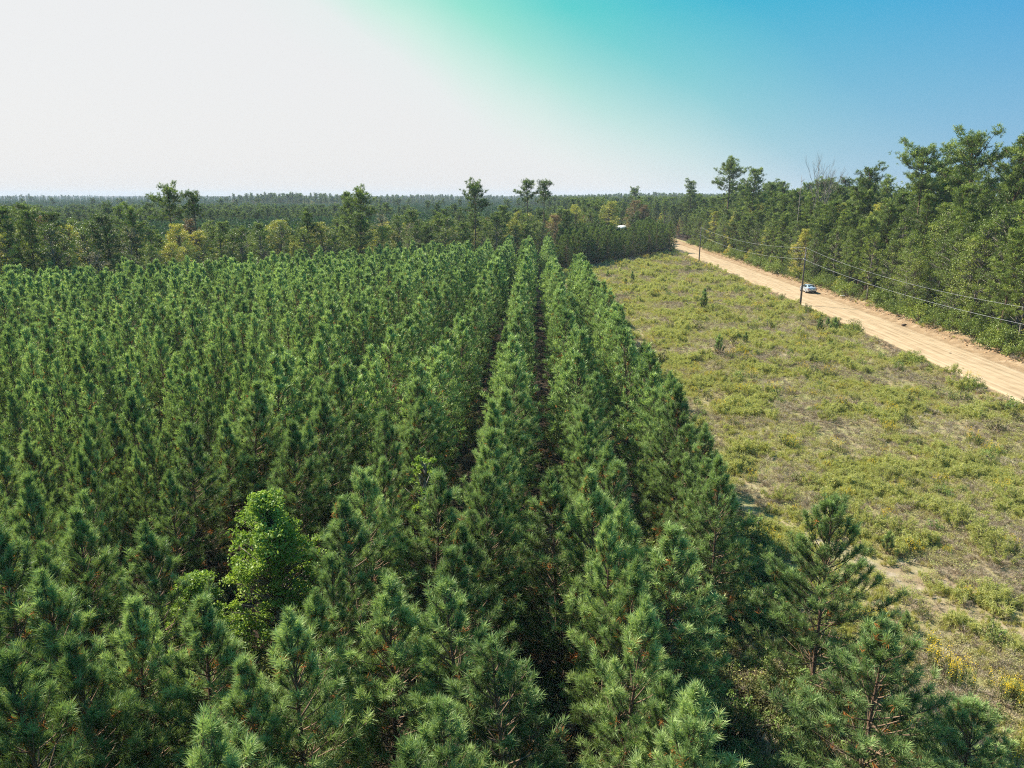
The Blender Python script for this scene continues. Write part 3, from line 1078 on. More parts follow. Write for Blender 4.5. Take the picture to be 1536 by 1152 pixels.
nfor = 0
edge_lab = {}
ys = 66
cand = []
for row, (off, step, hm) in enumerate([(10.2, 3.6, 0.62), (13.5, 4.2, 0.78), (17.5, 4.6, 0.9), (22.5, 5.2, 1.0), (28.5, 6, 1.03), (35.5, 7, 1.05), (44, 8, 1.05)]):
    y = 62 + row * 2
    while y < 290:
        y += step * random.uniform(0.7, 1.3)
        x = rc(y) + off + random.gauss(0, 0.9)
        if px_of(x, y) > 1680: continue
        cand.append((row, x, y, hm))
KINDW = ['pine'] * 13 + ['green'] * 5 + ['yellow'] * 2
edgeN = 0
for row, x, y, hm in cand:
    if not free(x, y, 2.5): continue
    # canopy line falls with distance as in the photo
    top = np.interp(px_of(x, y), [1000, 1100, 1250, 1330, 1420, 1540], [18.3, 20.0, 19.5, 20.3, 22.0, 24.5])
    H = top * hm * random.uniform(0.80, 1.07)
    kd = random.choice(KINDW)
    if row == 0 and random.random() < 0.4: kd = 'green'
    where = px_of(x, y)
    if kd == 'pine':
        K = TPK[random.choice([0, 1, 2] if row < 3 else [0, 1, 2, 3])]; s = H / 18.2; nm, cat = 'tall_pine', 'pine tree'; desc = 'dark green pine'
        sw = s * random.uniform(1.0, 1.2)
    else:
        K = random.choice(HWK[kd]); H = min(H, 17.0) * 0.92; s = H / 12; nm, cat = 'hardwood_tree', 'tree'
        desc = {'green': 'green leafy tree', 'yellow': 'yellowing leafy tree', 'rust': 'rust tinged leafy tree'}[kd]
        sw = s * random.uniform(0.85, 1.05)
    if row <= 1:
        edge_lab.setdefault(('front' if row == 0 else 'second'), []).append(0)
        n = len(edge_lab['front' if row == 0 else 'second'])
        lb = '%s in the %s line of roadside woods, number %d from the camera' % (desc, 'front' if row == 0 else 'second', n)
        gp = 'trees of the roadside woods'
    else:
        seg = 'right of the near utility pole' if where > 1215 else ('between the two utility poles' if where > 1055 else 'beyond the far utility pole')
        lb = '%s deep in the roadside woods %s' % (desc, seg)
        gp = '%ss deep in the roadside woods %s' % (desc, seg)
    place(nm, K, x, y, (sw, sw, s), random.uniform(0, 6.28), lb, cat, gp, 0.03)
    nfor += 1
# bare trees over the canopy
for (px, py), Y, kx, lb in (((1232, 249), 166, 0, 'bare grey dead tree whose branches fan out above the roadside canopy'),
                            ((1203, 264), 172, 1, 'thin bare snag beside the fanning dead tree')):
    yo = 576 - py
    F = 1067 * math.cos(PITCH) + yo * math.sin(PITCH)
    H = CAM_H + (yo * math.cos(PITCH) - 1067 * math.sin(PITCH)) / F * Y
    X = (px - 768) / F * Y
    if kx == 0:
        place('dead_tree', BARE[0], X, Y, (H / 17.5 * 0.6, H / 17.5 * 0.6, H / 17.5), 0.5, lb, 'dead tree')
    else:
        w = MB(); w.tube([[0, 0, -0.3], [0.1, 0, 6], [0, 0.1, H]], [0.16, 0.11, 0.03], 5)
        rr = np.random.default_rng(5)
        for k in range(16):
            z = rr.uniform(0.6, 0.97) * H; a = rr.uniform(0, 6.28)
            w.tube([[0, 0, z], [math.cos(a) * 0.9, math.sin(a) * 0.9, z + 0.6]], [0.04, 0.012], 3)
        place('dead_tree', kind_of([('trunk', w, M['greybark'])]), X, Y, 1, 0, lb, 'dead tree')
# shrubs along the foot of the woods
y = 64; n = 0
while y < 265:
    y += random.uniform(1.5, 3.0) * (1 if y < 150 else 1.5)
    x = rc(y) + 8.9 + random.gauss(0, 0.6)
    if px_of(x, y, 1) > 1580: continue
    n += 1
    place('roadside_shrub', SHK[3] if random.random() < 0.06 else random.choice(SHK[:3]), x, y, random.uniform(0.8, 1.5), random.uniform(0, 6.28),
          'leafy shrub at the foot of the roadside woods, number %d from the camera' % n, 'shrub', 'shrubs along the foot of the woods')

# ---- mixed belt beyond the plantation ---------------------------------------
BELT = [((252, 284), 140, 4, 'pine', 'flat topped tall pine on the left skyline with its crown above the horizon'),
        ((288, 288), 138, 5, 'pine', 'thin crowned pine just right of the flat topped one on the left skyline'),
        ((540, 288), 150, 4, 'pine', 'dark rounded tall pine on the skyline left of the picture centre'),
        ((520, 290), 158, 1, 'pine', 'dark pine leaning on the rounded one left of the picture centre'),
        ((712, 278), 172, 4, 'pine', 'lone dark pine with a mushroom crown on the central skyline'),
        ((789, 270), 190, 5, 'pine', 'left one of the two slender pines with tufted tops'),
        ((815, 271), 192, 5, 'pine', 'right one of the two slender pines with tufted tops'),
        ((40, 316), 108, 1, 'pine', 'dark blue green pine mass near the left edge of the photo'),
        ((10, 314), 104, 2, 'pine', 'wide dark pine cut by the left edge of the photo'),
        ((850, 315), 185, 1, 'pine', 'dark bushy pine right of the two slender pines'),
        ((460, 318), 142, 3, 'pine', 'thin dark pine among the yellow trees left of centre'),
        ((195, 312), 124, 3, 'pine', 'slim leaning dark pine in the left half of the belt'),
        ((75, 320), 112, 1, 'pine', 'dark full pine third from the left edge of the photo')]
for (px, py), Y, kx, kd, lb in BELT:
    yo = 576 - py
    F = 1067 * math.cos(PITCH) + yo * math.sin(PITCH)
    H = CAM_H + (yo * math.cos(PITCH) - 1067 * math.sin(PITCH)) / F * Y
    X = (px - 768) / F * Y
    used.append((X, Y)); s = H / 18.2
    place('tall_pine', TPK[kx], X, Y, (s * 0.98, s * 0.98, s), random.uniform(0, 6), lb, 'pine tree', 'tall pines of the belt beyond the plantation')
nb = 0
lc = {}
for _ in range(2600):
    x = random.uniform(-118, 62)
    y = far_end(x) + 3 + 46 * random.random() ** 1.15
    if x > 14: y = max(y, 172 + (x - 13) * 1.45 + 36 + 30 * random.random())
    if x > rc(y) - 7: continue
    q = px_of(x, y, 8)
    if q < -60 or q > 1080: continue
    if 920 < q < 946 and y > 222: continue
    if not free(x, y, 3.4): continue
    dep = (y - far_end(x)) / 48
    kd = random.choices(['green', 'yellow', 'rust', 'grey', 'pine'], [0.42, 0.19, 0.05, 0.10, 0.24])[0]
    if q > 620 and kd == 'grey': kd = 'green'
    top = np.interp(q, [0, 90, 200, 400, 700, 900, 1050], [15, 13, 12, 11, 12.5, 13.5, 16])
    H = top * random.uniform(0.72, 1.12)
    side = 'left' if q < 420 else ('middle' if q < 760 else 'right')
    if kd == 'pine':
        K = TPK[random.choice([0, 1, 2, 3])]; s = (H + 1.0) / 18.2; sw = s * 1.3; nm, cat, desc = 'tall_pine', 'pine tree', 'dark pine'
    else:
        K = random.choice(HWK[kd]); s = H / 12; sw = s * random.uniform(0.95, 1.3); nm, cat = 'hardwood_tree', 'tree'
        desc = {'green': 'olive green tree', 'yellow': 'yellow tinged tree', 'rust': 'rust brown tree', 'grey': 'greyish thin leafed tree'}[kd]
    key = (desc, side); lc[key] = lc.get(key, 0) + 1
    place(nm, K, x, y, (sw, sw, s), random.uniform(0, 6.28), '%s among the mixed belt behind the plantation, in the %s third' % (desc, side), cat,
          '%ss in the %s third of the belt' % (desc, side), 0.04)
    nb += 1
    if nb >= 340: break
print('roadside trees', nfor, 'belt', nb)

# ---- far plantation and far woods ---------------------------------------------
FAR = []
for i in range(3):
    r = np.random.default_rng(900 + i)
    H = 8.5; mb = MB(); tr = MB(); tr.tube([[0, 0, -0.3], [0, 0, H * 0.8]], [0.09, 0.03], 3)
    n = 90
    u = r.uniform(0, 1, n) ** 0.8
    z = H * (0.1 + 0.9 * u); rr = (1 - u) ** 0.75 * 1.9 + 0.12; a = r.uniform(0, 6.28, n)
    rr = rr * r.uniform(0.5, 1.05, n)
    PP = np.stack([np.cos(a) * rr, np.sin(a) * rr, z], 1)
    DD = unit(np.stack([np.cos(a) * 0.5, np.sin(a) * 0.5, np.full(n, 0.9)], 1))
    blades(mb, PP, DD, 0.85, 0.24, 4, 0.6, 0.35 + 0.4 * r.uniform(0, 1, n), 0.3, r)
    FAR.append(merged((tr, M['bark']), (mb, M['far_needle'])))
pts, idx, scl, rz = [], [], [], []


def add_far(x, y, i, s):
    pts.append((x, y, 0)); idx.append(i); scl.append(s); rz.append(random.uniform(0, 6.28))


# rings of growing spacing
d = 150.0
while d < 3200:
    st = 2.9 if d < 320 else (3.6 if d < 600 else d / 150)
    aa = -44.0
    da = math.degrees(st / d)
    while aa < 44:
        a = math.radians(aa + random.uniform(-0.4, 0.4) * da)
        q = d + random.uniform(-0.4, 0.4) * st
        x, y = math.sin(a) * q, math.cos(a) * q
        aa += da
        if y < far_end(x) + 42 and x < 30: continue
        if x >= 14 and x < rc(min(y, 500)) + 8 and y < 172 + (x - 13) * 1.45 + 62: continue
        if abs(x - rc(y)) < 9 and y < 480: continue
        if x > rc(min(y, 400)) + 8 and y < 292 and x < rc(y) + 50: continue
        if x > rc(min(y, 400)) + 40 and y < 200: continue
        wood = x > 25 or noise.noise(Vector((x * 0.004, y * 0.004, 5))) > 0.18
        if 920 < px_of(x, y, 8) < 946 and y < 300: continue
        if wood:
            if random.random() < 0.55: continue
            k = random.random()
            bump = 0.62 if x < 25 else 0.80
            if d > 700: bump = 0.80 + 0.35 * noise.noise(Vector((x * 0.006, y * 0.002, 7)))
            if k < 0.62: add_far(x, y, 3 + random.randrange(6), bump * random.uniform(0.75, 1.1))
            else: add_far(x, y, 9 + random.choice([0, 0, 1, 2]), bump * random.uniform(0.75, 1.05))
        else:
            sc = random.uniform(0.88, 1.08) * (1 if d < 900 else 1.15)
            add_far(x, y, random.randrange(3), sc)
            if random.random() < 0.004: add_far(x, y + 1, 3 + random.choice([3, 4, 5]), 0.8)
    d += st * (0.95 if d < 600 else 1.1)
print('far', len(pts))
scatter('far_woods', pts, idx, scl, rz, FAR + TPS + HWS, 'hazy far plantation and woods stretching to the horizon', 'woods')

# ---- field cover ---------------------------------------------------------------
FK = []
for i in range(4):      # grass tufts
    r = np.random.default_rng(1000 + i); mb = MB(); n = 5
    a = r.uniform(0, 6.28, n); q = r.uniform(0, 0.22, n)
    PP = np.stack([np.cos(a) * q, np.sin(a) * q, np.full(n, 0.05)], 1)
    blades(mb, PP, np.tile(UP, (n, 1)), 0.42, 0.016, 13, 0.5, r.uniform(0.3, 0.8, n), 0.02, r)
    FK.append(merged((mb, M['grass'])))
for i in range(4):      # leafy weeds
    r = np.random.default_rng(1010 + i); mb = MB(); st = MB(); C = []
    for k in range(9):
        a = r.uniform(0, 6.28); q = r.uniform(0.02, 0.28); h = r.uniform(0.12, 0.42)
        c = np.array([math.cos(a) * q, math.sin(a) * q, h])
        st.tube([c * [0.4, 0.4, 0], c], [0.006, 0.003], 3)
        C.append(c + r.normal(0, 1, (9, 3)) * [0.07, 0.07, 0.05])
    leaves(mb, np.vstack(C), 0.06, 0.5, 0.7, r)
    FK.append(merged((mb, M['forb']), (st, M['drystem'])))
for i in range(3):      # dry stems
    r = np.random.default_rng(1020 + i); mb = MB(); n = 10
    a = r.uniform(0, 6.28, n); q = r.uniform(0, 0.25, n)
    PP = np.stack([np.cos(a) * q, np.sin(a) * q, r.uniform(0.05, 0.3, n)], 1)
    blades(mb, PP, unit(np.tile(UP, (n, 1)) + r.normal(0, 0.4, (n, 3))), 0.28, 0.013, 9, 0.8, r.uniform(0.2, 0.9, n), 0.1, r)
    FK.append(merged((mb, M['drystem'])))
for i in range(2):      # small feathery plumes
    s1, p1 = fennel(1030 + i, 0.75, 7, 0.28)
    FK.append(merged((s1, M['drystem']), (p1, M['fennel'])))
s1, p1 = goldenrod(1040)
FK.append(merged((s1, M['litter_plant']), (p1, M['gold'])))
w, c = shrub(1050, 0.55, 0.6, 14, 26, 0.07)
FK.append(merged((w, M['drystem']), (c, M['litter_plant'])))
pts, idx, scl, rz = [], [], [], []


def fadd(x, y, i, s):
    pts.append((x, y, gz(x, y) - 0.01)); idx.append(i); scl.append(s); rz.append(random.uniform(0, 6.28))


def patch(x, y, sc, sd):
    return noise.noise(Vector((x * sc, y * sc, sd)))


for band in ((8, 45, 30.0, 0.85), (45, 80, 16.0, 1.0), (80, 130, 8.0, 1.2), (130, 235, 4.0, 1.5)):
    y0, y1, den, ss = band
    n = int((y1 - y0) * 48 * den)
    for _ in range(n):
        y = random.uniform(y0, y1)
        x = random.uniform(9, 60)
        pr = plant_right(y)
        if x < pr - 0.5 and y < 126: continue
        if y > 174 + (x - 13) * 1.45: continue
        u = x - rc(y)
        if u > -4.7: continue
        q = P(x, y, 0)
        if q[0] > 1620: continue
        sd = sand_track(x, y) if y < 60 else 9
        if sd < 0.7 and random.random() < 0.7: continue
        if sd < 1.2 and random.random() < 0.3: continue
        if u > -5.8 and random.random() < 0.6: continue
        a1, a2, a3 = patch(x, y, 0.10, 3), patch(x, y, 0.22, 9), patch(x, y, 0.5, 13)
        if a3 + a2 < -0.28 and random.random() < 0.55: continue
        v = a1 * 0.8 + a2 * 0.6 + random.gauss(0, 0.16)
        s = ss * random.uniform(0.55, 1.15)
        if u > -10: s *= 1.15
        if v < -0.25: k = 8 + random.randrange(3)
        elif v < 0.0: k = 4 + random.randrange(4) if random.random() < 0.8 else 8 + random.randrange(3)
        elif v < 0.22: k = random.randrange(4) if random.random() < 0.65 else 4 + random.randrange(4)
        else: k = random.randrange(4) if random.random() < 0.8 else 11 + random.randrange(2)
        if a2 > 0.14 and random.random() < 0.08: k = 11 + random.randrange(2); s *= random.uniform(1.1, 1.8)
        elif a3 < -0.3 and random.random() < 0.2: k = 8 + random.randrange(3); s *= random.uniform(1.0, 1.6)
        if random.random() < 0.0025: k = 13
        if random.random() < 0.006: k = 14; s *= random.uniform(0.9, 1.6)
        fadd(x, y, k, s)
# thin verge right of the road
for _ in range(5200):
    y = random.uniform(60, 240); u = random.uniform(6.0, 10.5); x = rc(y) + u
    if px_of(x, y, 0) > 1600: continue
    if u < 8.2 and random.random() < 0.8: continue
    if patch(x, y, 0.3, 30) < 0.0 and u < 9: continue
    fadd(x, y, random.choice([0, 1, 4, 5, 8, 14]), random.uniform(0.7, 1.5))
# undergrowth between the near pines
for _ in range(12500):
    y = random.uniform(4, 60); x = random.uniform(-45, 11)
    if _ > 9000: x = random.uniform(3, 13); y = random.uniform(6, 36)
    if _ > 11700: x = random.uniform(-16, -6); y = random.uniform(17, 29)
    if px_of(x, y, 0) < -80: continue
    if patch(x, y, 0.35, 40) < -0.05 and x < 4: continue
    fadd(x, y, random.choice([14, 14, 8, 9, 4]), random.uniform(0.6, 1.6))
print('field', len(pts))
scatter('field_grass', pts, idx, scl, rz, FK, 'rough mixed grass and low weeds covering the open field', 'grass')

# clods along the graded banks
CK = []
for i in range(3):
    r = np.random.default_rng(1100 + i); bm = MB()
    ph = (1 + 5 ** 0.5) / 2
    v = np.array([(-1, ph, 0), (1, ph, 0), (-1, -ph, 0), (1, -ph, 0), (0, -1, ph), (0, 1, ph), (0, -1, -ph), (0, 1, -ph), (ph, 0, -1), (ph, 0, 1), (-ph, 0, -1), (-ph, 0, 1)]) / 1.9
    f = [(0, 11, 5), (0, 5, 1), (0, 1, 7), (0, 7, 10), (0, 10, 11), (1, 5, 9), (5, 11, 4), (11, 10, 2), (10, 7, 6), (7, 1, 8), (3, 9, 4), (3, 4, 2), (3, 2, 6), (3, 6, 8), (3, 8, 9), (4, 9, 5), (2, 4, 11), (6, 2, 10), (8, 6, 7), (9, 8, 1)]
    v = v * r.uniform(0.7, 1.3, (12, 1)) * [1.3, 1.0, 0.6]
    bm.add(v * 0.16, f)
    CK.append(merged((bm, plain('clod_earth_%d' % i, (0.40, 0.24, 0.12), 0.95, var=0.3))))
pts, idx, scl, rz = [], [], [], []
for _ in range(5200):
    y = random.uniform(55, 230)
    u = random.choice([random.gauss(-5.4, 0.5), random.gauss(5.6, 0.7), random.gauss(7.5, 1.0)])
    if abs(u) < 4.5: continue
    x = rc(y) + u
    if px_of(x, y, 0) > 1600: continue
    pts.append((x, y, gz(x, y))); idx.append(random.randrange(3)); scl.append(random.uniform(0.25, 1.0) ** 2 + 0.12); rz.append(random.uniform(0, 6.28))
scatter('dirt_clods', pts, idx, scl, rz, CK, 'crumbled orange earth clods along both banks of the road', 'dirt clods')

# ---- plants of the field one can point to ----------------------------------------
FEN = []
for i, (h, n_, rd) in enumerate([(1.25, 26, 0.62), (1.45, 20, 0.5), (1.0, 22, 0.7), (1.3, 30, 0.8)]):
    s1, p1 = fennel(1200 + i, h, n_, rd)
    FEN.append(kind_of([('stems', s1, M['drystem']), ('plumes', p1, M['fennel'])]))
fl = [((1440, 790), 1.35, 'large feathery pale green weed clump at the right, above the long shadowed hollow'),
      ((1472, 815), 1.3, 'feathery pale green clump just right of the large one'),
      ((1425, 770), 1.1, 'feathery clump behind the large pale green one'),
      ((1500, 838), 1.1, 'feathery pale clump beside the orange tinted flowers near the right edge'),
      ((1275, 775), 1.1, 'pale feathery clump behind the tip of the open pine'),
      ((1350, 800), 1.0, 'small feathery clump between the open pine and the large pale clump'),
      ((1305, 790), 1.0, 'pale feathery clump next to small yellow flowers'),
      ((1115, 828), 0.9, 'greyish plume weed in the pine shade left of the open pine'),
      ((1500, 610), 1.0, 'pale clump near the road bank at the right edge'),
      ((1090, 585), 1.0, 'pale clump in the mid field right of the outer pine row'),
      ((1200, 560), 1.2, 'bright green low mound in the middle of the field'),
      ((1170, 545), 1.1, 'pale green mound left of the bright mid field mound'),
      ((1240, 625), 1.0, 'round pale mound in the field centre'),
      ((1300, 610), 1.0, 'pale mound right of the field centre'),
      ((1215, 640), 0.9, 'low greenish plume below the field centre'),
      ((1070, 465), 1.4, 'row end pale bush left of the plume hedge in the upper field'),
      ((1090, 478), 1.5, 'largest pale plume in the upper field'),
      ((1110, 480), 1.4, 'pale plume right of the largest one in the upper field'),
      ((1130, 488), 1.3, 'rightmost pale plume of the upper field hedge'),
      ((1020, 432), 1.4, 'yellowish bush under the far utility pole, left part'),
      ((1040, 437), 1.4, 'yellowish bush under the far utility pole, right part'),
      ((975, 410), 1.5, 'pale mound at the far end of the field, left one'),
      ((995, 412), 1.5, 'pale mound at the far end of the field, right one'),
      ((1330, 715), 1.0, 'low pale mound in the right foreground field'),
      ((1390, 700), 0.9, 'rounded pale mound upper right of the foreground field'),
      ((1460, 690), 1.0, 'pale mound near the right edge below the grey weeds'),
      ((1510, 745), 1.1, 'green plume clump at the right edge of the foreground field'),
      ((1170, 745), 0.9, 'pale tuft right of the pine shadow'),
      ((1215, 720), 0.8, 'small blue green tuft above the open pine'),
      ((1490, 900), 0.9, 'yellow green tuft along the right edge beside the sandy ruts'),
      ((1405, 885), 0.6, 'small tuft between the two sandy ruts'),
      ((985, 500), 1.0, 'pale clump close to the outer pine row in mid field'),
      ((1010, 480), 1.0, 'pale clump near the scattered white scraps in mid field')]
for i, ((px, py), s, lb) in enumerate(fl):
    x, y = G(px, py + 6)
    place('feathery_weed', FEN[i % 4], x, y, s, random.uniform(0, 6), lb, 'weed clump', 'feathery pale weed clumps in the field')
SAP = []
for i, (h, rr) in enumerate([(2.0, 0.95), (1.5, 0.7), (2.4, 0.8)]):
    w, tw, c, d_ = young_pine(1300 + i, h, rr, 0, 1)
    SAP.append(kind_of([('trunk', MB_ if False else tw, M['twig']), ('crown', c, M['needle'])]))
for i, ((px, py), s, lb) in enumerate([
        ((1076, 534), 1.05, 'round topped pine seedling alone in mid field casting a small shadow'),
        ((1056, 452), 1.2, 'pine seedling in the upper field, upper one of the stacked pair'),
        ((1056, 470), 1.1, 'pine seedling in the upper field, lower one of the stacked pair'),
        ((1228, 500), 0.9, 'left dark pine seedling of the cluster near the road'),
        ((1240, 495), 1.0, 'middle dark pine seedling of the cluster near the road'),
        ((1250, 503), 0.9, 'right dark pine seedling of the cluster near the road'),
        ((1328, 838), 0.6, 'tiny bright green seedling between the sandy track and the pale clumps'),
        ((1355, 950), 0.55, 'tiny dark seedling in the sandy rut'),
        ((1118, 520), 0.6, 'small seedling right of the round topped one'),
        ((912, 418), 0.8, 'dark seedling at the left of the far field'),
        ((938, 428), 0.8, 'dark seedling beside the white scraps in the far field'),
        ((948, 424), 0.9, 'second dark seedling of the far field pair'),
        ((963, 556), 1.4, 'little pine leaning out of the outermost row into the field')]):
    x, y = G(px, py)
    place('pine_seedling', SAP[i % 3], x, y, s, random.uniform(0, 6), lb, 'seedling', 'pine seedlings in the field')
FSH = []
for i in range(2):
    w, c = shrub(1400 + i, 1.2, 1.7, 34, 36, 0.10)
    FSH.append(kind_of([('stems', w, M['greybark']), ('leaves', c, M['leaf_green'])]))
for i, ((px, py), s, lb) in enumerate([
        ((1284, 503), 1.15, 'dark leafy bush at the road bank below the pole shadow'),
        ((1397, 548), 0.9, 'upright leafy bush on the near bank of the road'),
        ((1372, 545), 0.7, 'low bush on the near bank left of the upright one'),
        ((1190, 452), 0.7, 'small bush at the foot of the near utility pole'),
        ((1012, 385), 1.5, 'dark bush at the corner where the field meets the road end'),
        ((985, 390), 1.3, 'low bush at the far end of the field near the corner'),
        ((1262, 490), 0.7, 'low bush between the seedlings and the dark bush'),
        ((1130, 422), 0.8, 'low bush on the bank between the two utility poles'),
        ((1530, 590), 0.8, 'low bush on the near bank at the right edge')]):
    x, y = G(px, py)
    if x > rc(y) - 6: x = rc(y) - 6
    place('field_bush', FSH[i % 2], x, y, s, random.uniform(0, 6), lb, 'bush', 'leafy bushes in the field')
GR = []
for i in range(2):
    s1, p1 = goldenrod(1500 + i)
    GR.append(kind_of([('stems', s1, M['litter_plant']), ('flowers', p1, M['gold'])]))
for i, ((px, py), s, lb) in enumerate([
        ((1405, 1000), 1.05, 'yellow flowering stems above the bottom right bushy pine, upper clump'),
        ((1420, 1022), 1.0, 'yellow flowering stems, middle clump above the bottom right pine'),
        ((1440, 1032), 0.9, 'yellow flowering stems, lower clump above the bottom right pine'),
        ((1500, 1050), 0.9, 'yellow flowers at the right edge low in the photo'),
        ((1520, 1062), 0.85, 'yellow flowers in the bottom right beside the edge'),
        ((1328, 788), 0.8, 'small yellow flower patch among pale feathery clumps'),
        ((1512, 832), 0.8, 'orange yellow flowers by the pale clump at the right edge'),
        ((1268, 752), 0.7, 'small yellow flower clump behind the open pine')]):
    x, y = G(px, py)
    place('goldenrod', GR[i % 2], x, y, s, random.uniform(0, 6), lb, 'flowers', 'yellow flowering weeds')

# ---- utility poles and wires -------------------------------------------------------
M['pole'] = plain('weathered_pole_wood', (0.10, 0.075, 0.055), 0.9, var=0.3, scale=5, stretch=(3, 3, 0.2), bump=0.3)
M['ceramic'] = plain('grey_insulator', (0.35, 0.35, 0.36), 0.3, var=0.05)
M['steel'] = plain('galvanised_steel', (0.45, 0.46, 0.47), 0.45, metal=0.8, var=0.1)
M['wire'] = plain('aluminium_wire', (0.36, 0.36, 0.36), 0.6, metal=0.0, var=0.05)


def pole_parts():
    p = MB(); zs = np.linspace(-0.8, 9.0, 8); p.tube(np.stack([zs * 0, zs * 0, zs], 1), np.linspace(0.17, 0.11, 8), 12)
    ins = MB()
    for z, rr in ((9.0, 0.05), (9.08, 0.09), (9.14, 0.05), (9.20, 0.08), (9.27, 0.04)): pass
    ins.tube([[0, 0, 9.0], [0, 0, 9.07], [0, 0, 9.09], [0, 0, 9.16], [0, 0, 9.18], [0, 0, 9.28]], [0.03, 0.03, 0.085, 0.05, 0.08, 0.035], 10)
    cl = MB(); cl.box((-0.17, 0, 7.5), (0.10, 0.12, 0.16)); cl.tube([[-0.2, 0, 7.44], [-0.28, 0, 7.5]], [0.03, 0.03], 6)
    gw = MB(); gw.tube([[0.0, -0.165, 0.2], [0, -0.125, 8.6]], [0.012, 0.012], 4)
    return [('shaft', p, M['pole']), ('insulator', ins, M['ceramic']), ('wire_clamp', cl, M['steel']), ('ground_wire', gw, M['steel'])]


PK = kind_of(pole_parts())
p2, p1 = (47.2, 115.9), (49.3, 189.6)
p3 = (44.6, 42.0)
p0 = (51.5, 262.0)
place('utility_pole', PK, *p2, 1.0, 0, 'nearer wooden utility pole beside the road, in front of the car', 'utility pole', 'utility poles along the road')
place('utility_pole', PK, *p1, 1.0, 0, 'farther wooden utility pole where the road narrows', 'utility pole', 'utility poles along the road')
place('utility_pole', PK, *p3, 1.0, 0, 'wooden utility pole beyond the right edge holding the near wire ends', 'utility pole', 'utility poles along the road')


def span(a, b, z, sag, r, label):
    mb = MB(); n = 33; k = np.linspace(0, 1, n)
    x = a[0] + (b[0] - a[0]) * k; y = a[1] + (b[1] - a[1]) * k
    mb.tube(np.stack([x, y, z - sag * 4 * k * (1 - k)], 1), np.full(n, r), 5)
    tag(mb.obj('overhead_wire', M['wire'], smooth=True), label, 'wire', 'overhead wires')


span(p3, p2, 9.28, 1.75, 0.010, 'upper overhead wire running from the near pole off to the right')
span(p2, p1, 9.28, 1.2, 0.012, 'upper overhead wire between the two utility poles')
o3 = lambda p: (p[0] - 0.27, p[1])
span(o3(p3), o3(p2), 7.5, 1.3, 0.012, 'lower overhead cable running from the near pole off to the right')
span(o3(p2), o3(p1), 7.5, 1.3, 0.012, 'lower overhead cable between the two utility poles')

# ---- the car ------------------------------------------------------------------------
M['paint'] = plain('silver_blue_paint', (0.52, 0.57, 0.63), 0.28, metal=0.55, var=0.06, scale=1.5, coat=0.6)
M['glass'] = plain('dark_window_glass', (0.02, 0.025, 0.03), 0.06, var=0.05, spec=0.8)
M['tyre'] = plain('tyre_rubber', (0.02, 0.02, 0.02), 0.85, var=0.2)
M['rim'] = plain('alloy_rim', (0.5, 0.5, 0.52), 0.35, metal=0.8, var=0.1)
M['red'] = plain('red_lamp', (0.42, 0.02, 0.02), 0.2, var=0.1, coat=0.5)
M['trim'] = plain('black_trim', (0.03, 0.03, 0.03), 0.6, var=0.1)
M['plate'] = plain('plate_white', (0.7, 0.7, 0.68), 0.5, var=0.05)


